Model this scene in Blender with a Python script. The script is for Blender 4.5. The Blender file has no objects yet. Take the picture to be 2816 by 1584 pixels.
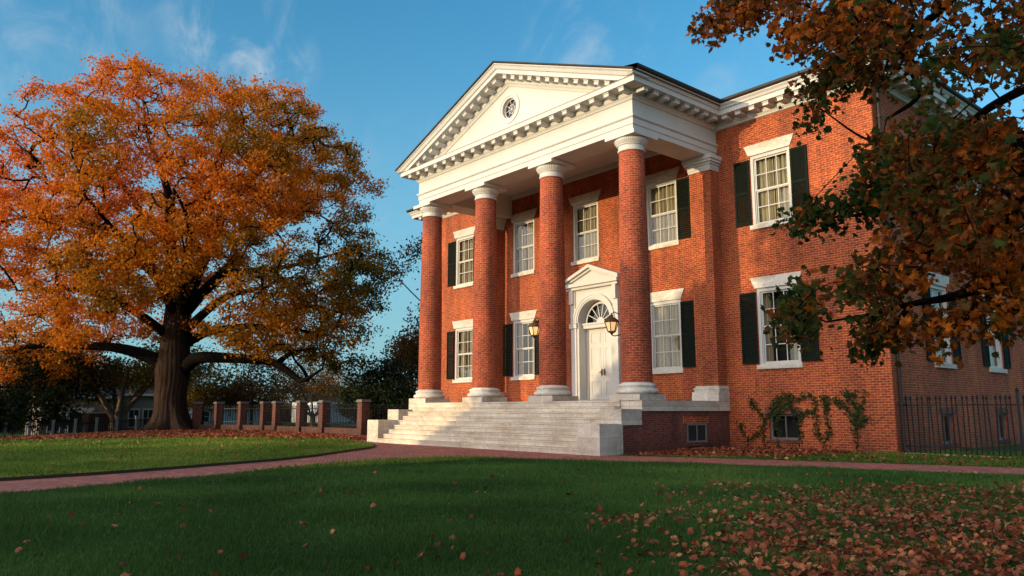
import bpy, bmesh, math, random
import numpy as np
from mathutils import Vector
from math import sin, cos, tan, pi, radians, sqrt
rnd = random.Random(7)
rng = np.random.default_rng(11)
SC = bpy.context.scene
COL = SC.collection

# ------------------------------------------------------------------ camera
A = radians(40.4975); PITCH = radians(9.002); F = 2121.58
CAM = np.array([0, 0, 1.6])
Dh = np.array([-cos(A), sin(A), 0.0]); Rt = np.array([sin(A), cos(A), 0.0])
Fw = Dh*cos(PITCH)+np.array([0, 0, sin(PITCH)]); Up = -Dh*sin(PITCH)+np.array([0, 0, cos(PITCH)])
cd = bpy.data.cameras.new("camera"); cam = bpy.data.objects.new("camera", cd); COL.objects.link(cam)
cd.sensor_width = 36; cd.lens = F/2816*36; cd.clip_end = 6000; cd.clip_start = 0.1
cam.location = (0, 0, 1.6); cam.rotation_euler = (pi/2+PITCH, 0, pi/2-A)
SC.camera = cam
def at(x, y, depth):
    """point seen at picture position x,y (2576 px wide view) at a distance along the view"""
    x *= 2816/2576; y *= 2816/2576
    r = Fw*F+Rt*(x-1408)-Up*(y-792)
    return CAM+r/F*depth

# ------------------------------------------------------------------ helpers
def tag(o, label=None, cat=None, group=None, kind=None):
    if label: o['label'] = label
    if cat: o['category'] = cat
    if group: o['group'] = group
    if kind: o['kind'] = kind
    return o
def empty(name, loc=(0, 0, 0), rz=0, parent=None):
    o = bpy.data.objects.new(name, None); COL.objects.link(o)
    o.location = loc; o.rotation_euler = (0, 0, rz); o.empty_display_size = .2
    if parent: o.parent = parent
    return o
class MB:
    def __init__(s): s.v = []; s.f = []; s.uv = []
    def poly(s, pts, uv=None):
        n = len(s.v); pts = [tuple(map(float, p)) for p in pts]
        s.v += pts; s.f.append(tuple(range(n, n+len(pts))))
        if uv is None:
            nx = ny = nz = 0.0
            for i in range(len(pts)):
                a, b = pts[i], pts[(i+1) % len(pts)]
                nx += (a[1]-b[1])*(a[2]+b[2]); ny += (a[2]-b[2])*(a[0]+b[0]); nz += (a[0]-b[0])*(a[1]+b[1])
            nx, ny, nz = abs(nx), abs(ny), abs(nz)
            if nz >= nx and nz >= ny: uv = [(p[0], p[1]) for p in pts]
            elif nx > ny: uv = [(p[1]+.11, p[2]) for p in pts]
            else: uv = [(p[0], p[2]) for p in pts]
        s.uv += uv
    def box8(s, c):
        for q in ((0, 2, 3, 1), (4, 5, 7, 6), (0, 1, 5, 4), (2, 6, 7, 3), (0, 4, 6, 2), (1, 3, 7, 5)):
            s.poly([c[i] for i in q])
    def box(s, x0, y0, z0, x1, y1, z1):
        s.box8([(x, y, z) for x in (x0, x1) for y in (y0, y1) for z in (z0, z1)])
    def obox(s, P, u0, u1, z0, z1, o0, o1):
        s.box8([P(u, z, o) for u in (u0, u1) for o in (o0, o1) for z in (z0, z1)])
    def prism(s, P, pts, o0, o1):
        n = len(pts)
        s.poly([P(u, z, o1) for u, z in pts]); s.poly([P(u, z, o0) for u, z in reversed(pts)])
        for i in range(n):
            (a, b), (c, d) = pts[i], pts[(i+1) % n]
            s.poly([P(a, b, o0), P(c, d, o0), P(c, d, o1), P(a, b, o1)])
    def bar(s, a, b, w, h=None):
        a, b = Vector(a), Vector(b); h = h or w
        d = (b-a).normalized(); up = Vector((0, 0, 1)) if abs(d.z) < .95 else Vector((0, 1, 0))
        r = d.cross(up).normalized()*w/2; u = r.cross(d).normalized()*h/2
        s.box8([tuple(p+i*r+j*u) for p in (a, b) for i in (-1, 1) for j in (-1, 1)])
    def lathe(s, cx, cy, prof, seg=32, capt=True, capb=False, uvr=None, mod=None):
        n = len(s.v)
        for r, z in prof:
            for i in range(seg):
                t = 2*pi*i/seg; rr = r*(1+(mod if mod and i % 2 else 0))
                s.v.append((cx+rr*cos(t), cy+rr*sin(t), z))
        R = uvr or prof[0][0]
        for k in range(len(prof)-1):
            for i in range(seg):
                j = (i+1) % seg
                s.f.append((n+k*seg+i, n+k*seg+j, n+(k+1)*seg+j, n+(k+1)*seg+i))
                t0, t1 = 2*pi*i/seg*R, 2*pi*(i+1)/seg*R
                s.uv += [(t0, prof[k][1]), (t1, prof[k][1]), (t1, prof[k+1][1]), (t0, prof[k+1][1])]
        if capt:
            k = len(prof)-1; s.f.append(tuple(n+k*seg+i for i in range(seg)))
            s.uv += [s.v[n+k*seg+i][:2] for i in range(seg)]
        if capb:
            s.f.append(tuple(n+i for i in reversed(range(seg)))); s.uv += [s.v[n+i][:2] for i in reversed(range(seg))]
    def tube(s, pts, rad, sides=8):
        pts = [Vector(p) for p in pts]
        if not hasattr(rad, '__len__'): rad = [rad]*len(pts)
        n = len(s.v); prev = None
        for i, p in enumerate(pts):
            d = (pts[min(i+1, len(pts)-1)]-pts[max(i-1, 0)]).normalized()
            if prev is None: prev = d.cross(Vector((.3, .5, .8))).normalized()
            a = (prev-d*prev.dot(d)).normalized(); prev = a; b = d.cross(a)
            for k in range(sides):
                t = 2*pi*k/sides; s.v.append(tuple(p+(a*cos(t)+b*sin(t))*rad[i]))
        for i in range(len(pts)-1):
            for k in range(sides):
                j = (k+1) % sides
                s.f.append((n+i*sides+k, n+i*sides+j, n+(i+1)*sides+j, n+(i+1)*sides+k))
                s.uv += [(k/sides, i), ((k+1)/sides, i), ((k+1)/sides, i+1), (k/sides, i+1)]
        for e in (0, len(pts)-1):
            s.f.append(tuple(n+e*sides+k for k in range(sides))); s.uv += [(0, 0)]*sides
    def band(s, path, prof, closed=False):
        """profile of (outward offset, z) swept along a flat path; outward is to the right of travel"""
        n = len(path); rows = []
        for o, z in prof:
            row = []
            for i in range(n):
                ns = []
                if i > 0: d = Vector(path[i])-Vector(path[i-1]); ns.append(Vector((d.y, -d.x)).normalized())
                if i < n-1: d = Vector(path[i+1])-Vector(path[i]); ns.append(Vector((d.y, -d.x)).normalized())
                if len(ns) == 1: m = ns[0]
                else: m = (ns[0]+ns[1]); m = m/(1+ns[0].dot(ns[1]))
                row.append((path[i][0]+m.x*o, path[i][1]+m.y*o, z))
            rows.append(row)
        for k in range(len(prof)-1):
            for i in range(n-1):
                s.poly([rows[k][i], rows[k][i+1], rows[k+1][i+1], rows[k+1][i]])
    def build(s, name, m, parent=None, smooth=False):
        me = bpy.data.meshes.new(name); me.from_pydata(s.v, [], s.f)
        uvl = me.uv_layers.new(name="UVMap")
        if len(s.uv) == len(me.loops): uvl.data.foreach_set("uv", [c for p in s.uv for c in p])
        me.materials.append(m)
        if smooth: me.polygons.foreach_set("use_smooth", [True]*len(me.polygons))
        o = bpy.data.objects.new(name, me); COL.objects.link(o)
        if parent: o.parent = parent
        return o
def recalc(o):
    bm = bmesh.new(); bm.from_mesh(o.data); bmesh.ops.remove_doubles(bm, verts=bm.verts, dist=.0005)
    bmesh.ops.recalc_face_normals(bm, faces=bm.faces); bm.to_mesh(o.data); bm.free(); return o
def npmesh(name, V, Fc, m, parent=None, tint=None, smooth=False):
    V = np.asarray(V, np.float32); Fc = np.asarray(Fc, np.int32)
    me = bpy.data.meshes.new(name); k = Fc.shape[1]
    me.vertices.add(len(V)); me.vertices.foreach_set("co", V.ravel())
    me.loops.add(Fc.size); me.loops.foreach_set("vertex_index", Fc.ravel())
    me.polygons.add(len(Fc)); me.polygons.foreach_set("loop_start", np.arange(0, Fc.size, k, dtype=np.int32))
    me.polygons.foreach_set("loop_total", np.full(len(Fc), k, np.int32))
    if smooth: me.polygons.foreach_set("use_smooth", np.ones(len(Fc), bool))
    if tint is not None:
        a = me.attributes.new("tint", 'FLOAT', 'POINT'); a.data.foreach_set("value", np.asarray(tint, np.float32))
    me.update(calc_edges=True); me.materials.append(m)
    o = bpy.data.objects.new(name, me); COL.objects.link(o)
    if parent: o.parent = parent
    return o
def fnoise(p, freq, seed):
    r = np.random.default_rng(seed); out = 0
    for k in range(7):
        d = r.normal(size=p.shape[1]); d /= np.linalg.norm(d)
        out = out+np.sin((p@d)*freq*(0.7+.9*k/6)+r.uniform(0, 6.28))
    return out/2.6
def scatter(T, TF, pos, scale, r, up=0.0, tint=None):
    """copies of a leaf template T (k,3), faces TF, at pos with random turns; up biases the leaf normal upward"""
    n = len(pos); nz = r.normal(size=(n, 3)); nz[:, 2] += up; nz /= np.linalg.norm(nz, axis=1)[:, None]
    t = r.normal(size=(n, 3)); x = np.cross(t, nz); x /= np.linalg.norm(x, axis=1)[:, None]; y = np.cross(nz, x)
    V = pos[:, None, :]+scale[:, None, None]*(T[None, :, 0:1]*x[:, None]+T[None, :, 1:2]*y[:, None]+T[None, :, 2:3]*nz[:, None])
    Fc = TF[None]+(np.arange(n)*len(T))[:, None, None]
    ti = None if tint is None else np.repeat(tint, len(T))
    return V.reshape(-1, 3), Fc.reshape(-1, TF.shape[1]), ti
KITE = np.array([(0, -.5, 0), (.3, 0, .09), (0, .55, 0), (-.3, 0, .09)]); KITEF = np.array([(0, 1, 2, 3)])
# a lobed leaf: outline points round a centre
_o = [(0, -.45), (.2, -.36), (.42, -.3), (.36, -.12), (.58, .08), (.3, .12), (.32, .34), (.14, .28), (0, .6)]
_o = _o+[(-x, y) for x, y in reversed(_o[1:-1])]
LOBE = np.array([(0, -.02, 0)]+[(x, y, -.35*abs(x)**1.3-.12*y*y) for x, y in _o])
LOBEF = np.array([(0, i+1, (i+1) % len(_o)+1) for i in range(len(_o))])

# ------------------------------------------------------------------ materials
class MT:
    def __init__(s, name):
        s.m = bpy.data.materials.new(name); s.m.use_nodes = True; s.t = s.m.node_tree; s.t.nodes.clear()
        s.out = s.n('ShaderNodeOutputMaterial'); s.b = s.n('ShaderNodeBsdfPrincipled'); s.l(s.b.outputs[0], s.out.inputs[0])
    def n(s, t, **k):
        o = s.t.nodes.new(t)
        for a, v in k.items(): setattr(o, a, v)
        return o
    def l(s, a, b): s.t.links.new(a, b)
    def noise(s, scale, detail=4, vec=None, rough=.55, dist=0):
        o = s.n('ShaderNodeTexNoise'); o.inputs['Scale'].default_value = scale; o.inputs['Detail'].default_value = detail
        o.inputs['Roughness'].default_value = rough; o.inputs['Distortion'].default_value = dist
        if vec is not None: s.l(vec, o.inputs['Vector'])
        return o.outputs['Fac']
    def pos(s): return s.n('ShaderNodeNewGeometry').outputs['Position']
    def obj(s): return s.n('ShaderNodeTexCoord').outputs['Object']
    def uv(s): return s.n('ShaderNodeTexCoord').outputs['UV']
    def scale(s, vec, sc, rot=(0, 0, 0)):
        o = s.n('ShaderNodeMapping'); o.inputs['Scale'].default_value = sc; o.inputs['Rotation'].default_value = rot
        s.l(vec, o.inputs['Vector']); return o.outputs[0]
    def ramp(s, fac, stops):
        o = s.n('ShaderNodeValToRGB'); e = o.color_ramp.elements
        while len(e) < len(stops): e.new(.5)
        for i, (p, c) in enumerate(stops): e[i].position = p; e[i].color = (*c, 1) if len(c) == 3 else c
        s.l(fac, o.inputs[0]); return o.outputs[0]
    def mix(s, fac, a, b, mode='MIX'):
        o = s.n('ShaderNodeMix', data_type='RGBA', blend_type=mode)
        for sock, v in ((o.inputs[0], fac), (o.inputs[6], a), (o.inputs[7], b)):
            if isinstance(v, (int, float)): sock.default_value = v
            elif isinstance(v, tuple): sock.default_value = (*v, 1)
            else: s.l(v, sock)
        return o.outputs[2]
    def bump(s, h, st=.3, dist=.02):
        o = s.n('ShaderNodeBump'); o.inputs['Strength'].default_value = st; o.inputs['Distance'].default_value = dist
        s.l(h, o.inputs['Height']); s.l(o.outputs[0], s.b.inputs['Normal'])
    def col(s, c):
        if isinstance(c, tuple): s.b.inputs['Base Color'].default_value = (*c, 1)
        else: s.l(c, s.b.inputs['Base Color'])
    def rough(s, r): s.b.inputs['Roughness'].default_value = r

def brick_mat(name, c1, c2, mor, w=.225, h=.084, ms=.011, dark=.75):
    t = MT(name); uv = t.uv()
    wob = t.noise(3.0, 2, uv)
    b = t.n('ShaderNodeTexBrick'); t.l(uv, b.inputs['Vector'])
    for k, v in (('Scale', 1), ('Mortar Size', ms), ('Mortar Smooth', .15), ('Bias', -.1), ('Brick Width', w), ('Row Height', h)): b.inputs[k].default_value = v
    b.inputs['Color1'].default_value = (*c1, 1); b.inputs['Color2'].default_value = (*c2, 1); b.inputs['Mortar'].default_value = (*mor, 1)
    big = t.noise(.35, 5, t.pos(), .6); fine = t.noise(40, 3, t.pos())
    mid = t.noise(1.1, 4, t.scale(t.pos(), (1, 1, .35)), .65)
    c = t.mix(1, b.outputs['Color'], t.ramp(big, [(.3, (dark, dark, dark)), (.7, (1.12, 1.08, 1.05))]), 'MULTIPLY')
    c = t.mix(1, c, t.ramp(fine, [(.25, (.75, .75, .75)), (.75, (1.18, 1.18, 1.18))]), 'MULTIPLY')
    c = t.mix(1, c, t.ramp(mid, [(.3, (.62, .6, .62)), (.6, (1.1, 1.08, 1.06))]), 'MULTIPLY')
    per = t.noise(1.3, 1, t.scale(uv, (1/w, 1/h, 1)), .5)
    c = t.mix(1, c, t.ramp(per, [(.3, (.55, .52, .55)), (.45, (.95, .95, .95)), (.68, (1.25, 1.2, 1.1))]), 'MULTIPLY')
    stk = t.noise(1.0, 5, t.scale(uv, (2.2, .16, 1)), .6)
    c = t.mix(1, c, t.ramp(stk, [(.32, (.74, .72, .72)), (.5, (1, 1, 1))]), 'MULTIPLY')
    # darker towards the ground
    z = t.n('ShaderNodeSeparateXYZ'); t.l(t.pos(), z.inputs[0])
    g = t.n('ShaderNodeMapRange'); t.l(z.outputs[2], g.inputs[0]); g.inputs[1].default_value = 0; g.inputs[2].default_value = .9; g.inputs[3].default_value = .62; g.inputs[4].default_value = 1
    c = t.mix(1, c, g.outputs[0], 'MULTIPLY')
    t.col(c); t.rough(.85)
    inv = t.n('ShaderNodeMath', operation='SUBTRACT'); inv.inputs[0].default_value = 1; t.l(b.outputs['Fac'], inv.inputs[1])
    ad = t.n('ShaderNodeMath', operation='ADD'); t.l(inv.outputs[0], ad.inputs[0]); t.l(fine, ad.inputs[1])
    t.bump(ad.outputs[0], .6, .012)
    return t.m
M = {}
M['brick'] = brick_mat('brick', (.43, .064, .010), (.26, .031, .009), (.58, .29, .12), w=.25, h=.092, ms=.008)
M['col_brick'] = brick_mat('column_brick', (.39, .054, .010), (.25, .031, .009), (.50, .23, .12), w=.25, h=.096, ms=.008)
M['base_brick'] = brick_mat('foundation_brick', (.22, .043, .024), (.12, .025, .02), (.22, .12, .09), ms=.009)
M['fence_brick'] = brick_mat('fence_brick', (.15, .036, .02), (.085, .022, .015), (.17, .10, .07), h=.1, ms=.012)
M['house_brick'] = brick_mat('house_brick', (.3, .2, .17), (.2, .14, .12), (.35, .32, .3), h=.12)
def paint(name, c, grime=.82, r=.5):
    t = MT(name); p = t.pos()
    a = t.noise(.9, 6, t.scale(p, (1, 1, .25)), .65); b = t.noise(14, 4, p)
    k = t.mix(t.ramp(a, [(.35, (0, 0, 0)), (.75, (1, 1, 1))]), tuple(x*grime for x in c), c)
    k = t.mix(.25, k, t.ramp(b, [(.3, tuple(x*.85 for x in c)), (.7, c)]))
    t.col(k); t.rough(r); t.b.inputs['Specular IOR Level'].default_value = .2; t.bump(b, .08, .01); return t.m
M['white'] = paint('white_paint', (.63, .61, .575), .84)
M['cream'] = paint('cream_paint', (.74, .70, .64), .85)
M['shutter'] = paint('dark_green_paint', (.009, .014, .010), .7, .65); [setattr(n_.inputs['Specular IOR Level'], 'default_value', .06) for n_ in M['shutter'].node_tree.nodes if n_.type == 'BSDF_PRINCIPLED']
M['ceiling'] = paint('ceiling_paint', (.62, .57, .53), .9, .7)
M['gutter'] = paint('dark_metal', (.045, .036, .03), .6, .5)
M['iron'] = paint('black_iron', (.012, .013, .015), .7, .45)
M['bronze'] = paint('bronze', (.10, .06, .03), .7, .35); 
M['roofing'] = paint('slate', (.05, .045, .042), .6, .8)
def stone(name, c, w, h, ms, vein=True):
    t = MT(name); uv = t.uv(); p = t.pos()
    b = t.n('ShaderNodeTexBrick'); t.l(uv, b.inputs['Vector'])
    for k, v in (('Scale', 1), ('Mortar Size', ms), ('Mortar Smooth', .3), ('Bias', 0), ('Brick Width', w), ('Row Height', h)): b.inputs[k].default_value = v
    b.offset = .37
    b.inputs['Color1'].default_value = (*c, 1); b.inputs['Color2'].default_value = (*[x*.82 for x in c], 1); b.inputs['Mortar'].default_value = (*[x*.32 for x in c], 1)
    n1 = t.noise(1.6, 8, p, .7, 1.2); n2 = t.noise(22, 4, p); n3 = t.noise(.7, 5, t.scale(p, (1, 1, 2.5)), .7)
    k = t.mix(1, b.outputs['Color'], t.ramp(n1, [(.3, (.78, .75, .70)), (.46, (.98, .97, .95)), (.5, (.82, .79, .76)), (.54, (1, 1, 1)), (.75, (1.06, 1.05, 1.03))]), 'MULTIPLY')
    k = t.mix(1, k, t.ramp(n3, [(.32, (.68, .62, .55)), (.55, (1, 1, 1))]), 'MULTIPLY')
    k = t.mix(1, k, t.ramp(n2, [(.3, (.85, .85, .85)), (.7, (1.08, 1.08, 1.08))]), 'MULTIPLY')
    t.col(k); t.rough(.75); t.bump(n2, .25, .01); return t.m
M['step'] = stone('marble_steps', (.72, .62, .50), 1.9, .2189, .006)
M['stone'] = stone('marble', (.68, .60, .50), 1.3, .62, .005)
M['lintel'] = stone('pale_stone', (.74, .69, .61), 4.5, 3.3, .0)
M['grime'] = paint('joint', (.2, .19, .18), .6)
def glass():
    t = MT('window_glass'); t.t.nodes.remove(t.b)
    tr = t.n('ShaderNodeBsdfTransparent'); tr.inputs[0].default_value = (.86, .88, .86, 1)
    gl = t.n('ShaderNodeBsdfGlossy'); gl.inputs['Roughness'].default_value = .03; gl.inputs[0].default_value = (.9, .9, .9, 1)
    nz = t.noise(1.7, 2, t.pos()); bp = t.n('ShaderNodeBump'); bp.inputs['Strength'].default_value = .06; bp.inputs['Distance'].default_value = .03
    t.l(nz, bp.inputs['Height']); t.l(bp.outputs[0], gl.inputs['Normal'])
    lw = t.n('ShaderNodeLayerWeight'); lw.inputs[0].default_value = .5
    mr = t.n('ShaderNodeMath', operation='POWER'); t.l(lw.outputs['Facing'], mr.inputs[0]); mr.inputs[1].default_value = 3.2
    ma = t.n('ShaderNodeMath', operation='MULTIPLY_ADD'); t.l(mr.outputs[0], ma.inputs[0]); ma.inputs[1].default_value = .7; ma.inputs[2].default_value = .045
    mx = t.n('ShaderNodeMixShader'); t.l(ma.outputs[0], mx.inputs[0]); t.l(tr.outputs[0], mx.inputs[1]); t.l(gl.outputs[0], mx.inputs[2])
    t.l(mx.outputs[0], t.out.inputs[0]); return t.m
M['glass'] = glass()
def cloth(name, c):
    t = MT(name); n = t.noise(5, 3, t.scale(t.pos(), (3, 3, .4))); t.col(t.ramp(n, [(.3, tuple(x*.7 for x in c)), (.7, c)])); t.rough(.9); return t.m
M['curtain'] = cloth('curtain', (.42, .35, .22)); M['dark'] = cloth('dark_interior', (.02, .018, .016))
def foliage(name, stops, transl=.35, rough=.7, spec=.1, vary=0):
    t = MT(name); at_ = t.n('ShaderNodeAttribute', attribute_name='tint')
    c = t.ramp(at_.outputs['Fac'], stops)
    if vary: c = t.mix(1, c, t.ramp(t.noise(vary, 3, t.pos(), .7), [(.28, (.5, .5, .5)), (.5, (.95, .95, .95)), (.72, (1.5, 1.4, 1.2))]), 'MULTIPLY')
    t.col(c); t.rough(rough); t.b.inputs['Specular IOR Level'].default_value = spec
    tl = t.n('ShaderNodeBsdfTranslucent'); t.l(c, tl.inputs[0])
    mx = t.n('ShaderNodeMixShader'); mx.inputs[0].default_value = transl
    t.l(t.b.outputs[0], mx.inputs[1]); t.l(tl.outputs[0], mx.inputs[2]); t.l(mx.outputs[0], t.out.inputs[0]); return t.m
M['oak_leaf'] = foliage('oak_leaves', [(0, (.075, .06, .012)), (.25, (.21, .12, .012)), (.45, (.44, .175, .012)), (.7, (.66, .20, .013)), (1, (.72, .19, .028))], .48)
M['maple_leaf'] = foliage('maple_leaves', [(0, (.03, .06, .014)), (.2, (.06, .075, .014)), (.36, (.11, .07, .014)), (.55, (.15, .05, .014)), (.75, (.32, .08, .014)), (1, (.60, .17, .018))], .45, vary=26)
M['litter'] = foliage('fallen_leaves', [(0, (.09, .024, .013)), (.3, (.20, .045, .022)), (.65, (.30, .092, .044)), (1, (.44, .21, .105))], .12, .7, vary=30)
M['evergreen'] = foliage('evergreen_leaves', [(0, (.010, .018, .009)), (1, (.038, .052, .018))], .2)
M['russet'] = foliage('russet_leaves', [(0, (.03, .03, .012)), (.5, (.10, .06, .018)), (1, (.24, .095, .022))], .4)
M['olive'] = foliage('olive_leaves', [(0, (.05, .06, .016)), (.5, (.16, .12, .02)), (1, (.42, .20, .026))], .4)
M['gold'] = foliage('golden_twigs', [(0, (.12, .07, .025)), (.6, (.30, .15, .035)), (1, (.46, .24, .05))], .4)
M['painted_sun_grass'] = foliage('painted_sun_grass_blades', [(0, (.055, .105, .018)), (.5, (.145, .22, .034)), (.85, (.26, .30, .05)), (1, (.38, .29, .07))], .6, .6)  # sunlight painted in: a paler, yellower copy of the grass blades
M['ivy'] = foliage('ivy_leaves', [(0, (.012, .03, .008)), (.7, (.035, .065, .016)), (1, (.10, .05, .02))], .2)
M['grassblade'] = foliage('grass_blades', [(0, (.026, .062, .013)), (.5, (.064, .138, .027)), (.85, (.13, .195, .04)), (1, (.25, .20, .07))], .3, .6)
def bark(name, c, sc=1.):
    t = MT(name); p = t.scale(t.pos(), (4*sc, 4*sc, .55*sc)); n = t.noise(2.2, 8, p, .7, .6); w = t.noise(.6, 3, t.pos())
    k = t.ramp(n, [(.32, tuple(x*.22 for x in c)), (.5, c), (.75, tuple(x*1.5 for x in c))])
    k = t.mix(1, k, t.ramp(w, [(.3, (.7, .72, .65)), (.7, (1.1, 1.05, 1))]), 'MULTIPLY')
    t.col(k); t.rough(.9); t.b.inputs['Specular IOR Level'].default_value = .08; t.bump(n, .9, .08); return t.m
M['bark'] = bark('oak_bark', (.050, .031, .023)); M['twig'] = bark('dark_bark', (.011, .008, .007), 2); M['pale_bark'] = bark('pale_bark', (.19, .15, .12), 2)
def lawn():
    t = MT('lawn'); p = t.pos(); a = t.noise(.25, 5, p, .6); b = t.noise(3.5, 6, p, .7); c = t.noise(45, 3, t.scale(p, (1, 1, 1)))
    k = t.ramp(b, [(.25, (.018, .044, .010)), (.55, (.042, .088, .018)), (.8, (.08, .12, .03))])
    k = t.mix(1, k, t.ramp(a, [(.3, (.75, .8, .7)), (.7, (1.2, 1.15, 1.1))]), 'MULTIPLY'); k = t.mix(1, k, t.ramp(c, [(.25, (.5, .5, .5)), (.75, (1.5, 1.5, 1.4))]), 'MULTIPLY')
    t.col(k); t.rough(.95); t.b.inputs['Specular IOR Level'].default_value = .1; t.bump(c, .7, .05); return t.m
M['lawn'] = lawn()
def soil():
    t = MT('mulch'); p = t.pos(); a = t.noise(30, 4, p, .7); b = t.noise(3, 4, p)
    k = t.ramp(a, [(.3, (.022, .013, .009)), (.55, (.07, .035, .02)), (.75, (.18, .085, .045))]); k = t.mix(t.ramp(b, [(.45, (0, 0, 0)), (.7, (.6, .6, .6))]), k, (.03, .045, .014))
    t.col(k); t.rough(.95); t.bump(a, .8, .05); return t.m
M['soil'] = soil()
def paving():
    t = MT('brick_paving'); p = t.scale(t.pos(), (1, 1, 1), (0, 0, .5))
    b = t.n('ShaderNodeTexBrick'); t.l(p, b.inputs['Vector'])
    for k, v in (('Scale', 1), ('Mortar Size', .008), ('Mortar Smooth', .3), ('Bias', 0), ('Brick Width', .24), ('Row Height', .12)): b.inputs[k].default_value = v
    b.inputs['Color1'].default_value = (.47, .135, .078, 1); b.inputs['Color2'].default_value = (.22, .066, .046, 1); b.inputs['Mortar'].default_value = (.05, .035, .03, 1)
    n = t.noise(.8, 6, t.pos(), .65); f = t.noise(30, 3, t.pos())
    k = t.mix(1, b.outputs['Color'], t.ramp(n, [(.3, (.7, .72, .75)), (.7, (1.2, 1.15, 1.15))]), 'MULTIPLY'); k = t.mix(1, k, t.ramp(f, [(.3, (.75, .75, .75)), (.7, (1.2, 1.2, 1.2))]), 'MULTIPLY')
    t.col(k); t.rough(.8)
    iv = t.n('ShaderNodeMath', operation='SUBTRACT'); iv.inputs[0].default_value = 1; t.l(b.outputs['Fac'], iv.inputs[1]); ad = t.n('ShaderNodeMath', operation='ADD'); t.l(iv.outputs[0], ad.inputs[0]); t.l(f, ad.inputs[1]); t.bump(ad.outputs[0], .6, .02)
    return t.m
M['paving'] = paving()
def lampglass():
    t = MT('lamp_glass'); z = t.noise(6, 2, t.pos()); t.col((.8, .55, .28)); t.rough(.25)
    t.b.inputs['Emission Color'].default_value = (1, .56, .2, 1); t.b.inputs['Emission Strength'].default_value = .75; return t.m
M['lamp'] = lampglass()
M['asphalt'] = paint('pale_asphalt', (.22, .22, .23), .8, .8); M['siding'] = paint('grey_siding', (.30, .31, .32), .8); M['whitewall'] = paint('white_siding', (.62, .64, .66), .85); M['slate_door'] = paint('dark_door', (.03, .032, .04), .8)

# ------------------------------------------------------------------ mansion
YW, XR, XL, YB = 28.43, -12.3, -42.0, 52.0
PXL, PXR, Y0 = -34.5, -19.25, 22.785
CX = (PXL+PXR)/2
mansion = empty('brick_mansion', (CX, YW, 0))
tag(mansion, 'two-storey red brick mansion with white pedimented portico and four brick columns', 'building')
def T(o):
    """keep world placement when parented to the mansion"""
    o.parent = mansion; o.matrix_parent_inverse = mansion.matrix_world.inverted(); return o
bpy.context.view_layer.update()
from mathutils import Matrix
INV = Matrix.Translation((-CX, -YW, 0))
def part(mb, name, m, parent=None, smooth=False):
    o = mb.build(name, m, None, smooth)
    if parent is None: o.parent = mansion; o.matrix_parent_inverse = INV
    else: o.parent = parent
    return o
PF = lambda u, z, o: (u, YW-o, z)
PS = lambda u, z, o: (XR+o, u, z)
PB = lambda u, z, o: (-19.13+o, u, z)
def wall(mb, P, u0, u1, z0, z1, holes, depth=.26):
    us = sorted({u0, u1, *[h[0] for h in holes], *[h[1] for h in holes]}); zs = sorted({z0, z1, *[h[2] for h in holes], *[h[3] for h in holes]})
    for a, b in zip(us, us[1:]):
        for c, d in zip(zs, zs[1:]):
            if any(h[0] < (a+b)/2 < h[1] and h[2] < (c+d)/2 < h[3] for h in holes): continue
            mb.poly([P(a, c, 0), P(b, c, 0), P(b, d, 0), P(a, d, 0)])
    for a, b, c, d in holes:
        for (p, q), (r, s) in (((a, c), (b, c)), ((b, c), (b, d)), ((b, d), (a, d)), ((a, d), (a, c))):
            mb.poly([P(p, q, 0), P(r, s, 0), P(r, s, -depth), P(p, q, -depth)])
ZT = 13.93
UP = (9.30, 12.36); LO = (3.44, 6.62); HW = .93
fw = [(-37.85, 'both'), (-32.3, 'B'), (-27.4, 'C'), (-22.4, 'both'), (-16.67, 'both')]
holesF = [(u-HW, u+HW, *UP) for u, _ in fw]+[(u-HW, u+HW, *LO) for u, _ in fw if u != -27.4]
holesF += [(-27.75, -25.45, 1.98, 7.12), (-17.3, -16.0, .45, 1.45)]
sw = [33.25, 39.15, 45.05]
holesS = [(u-HW, u+HW, *UP) for u in sw]+[(u-HW, u+HW, *LO) for u in sw]+[(u-.65, u+.65, .3, 1.45) for u in (33.1, 39.2, 45)]
w = MB(); wall(w, PF, XL, XR, -.4, ZT+.1, holesF); wall(w, PS, YW, YB, -.4, ZT+.1, holesS)
w.poly([(XL, YW, -.4), (XL, YB, -.4), (XL, YB, ZT+.1), (XL, YW, ZT+.1)]); w.poly([(XL, YB, -.4), (XR, YB, -.4), (XR, YB, ZT+.1), (XL, YB, ZT+.1)])
part(w, 'wall', M['brick'])
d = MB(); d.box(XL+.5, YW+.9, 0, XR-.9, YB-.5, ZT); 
part(d, 'unlit_interior_box', M['dark'])  # near-black box stands in for the darkness of unlit rooms

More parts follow.
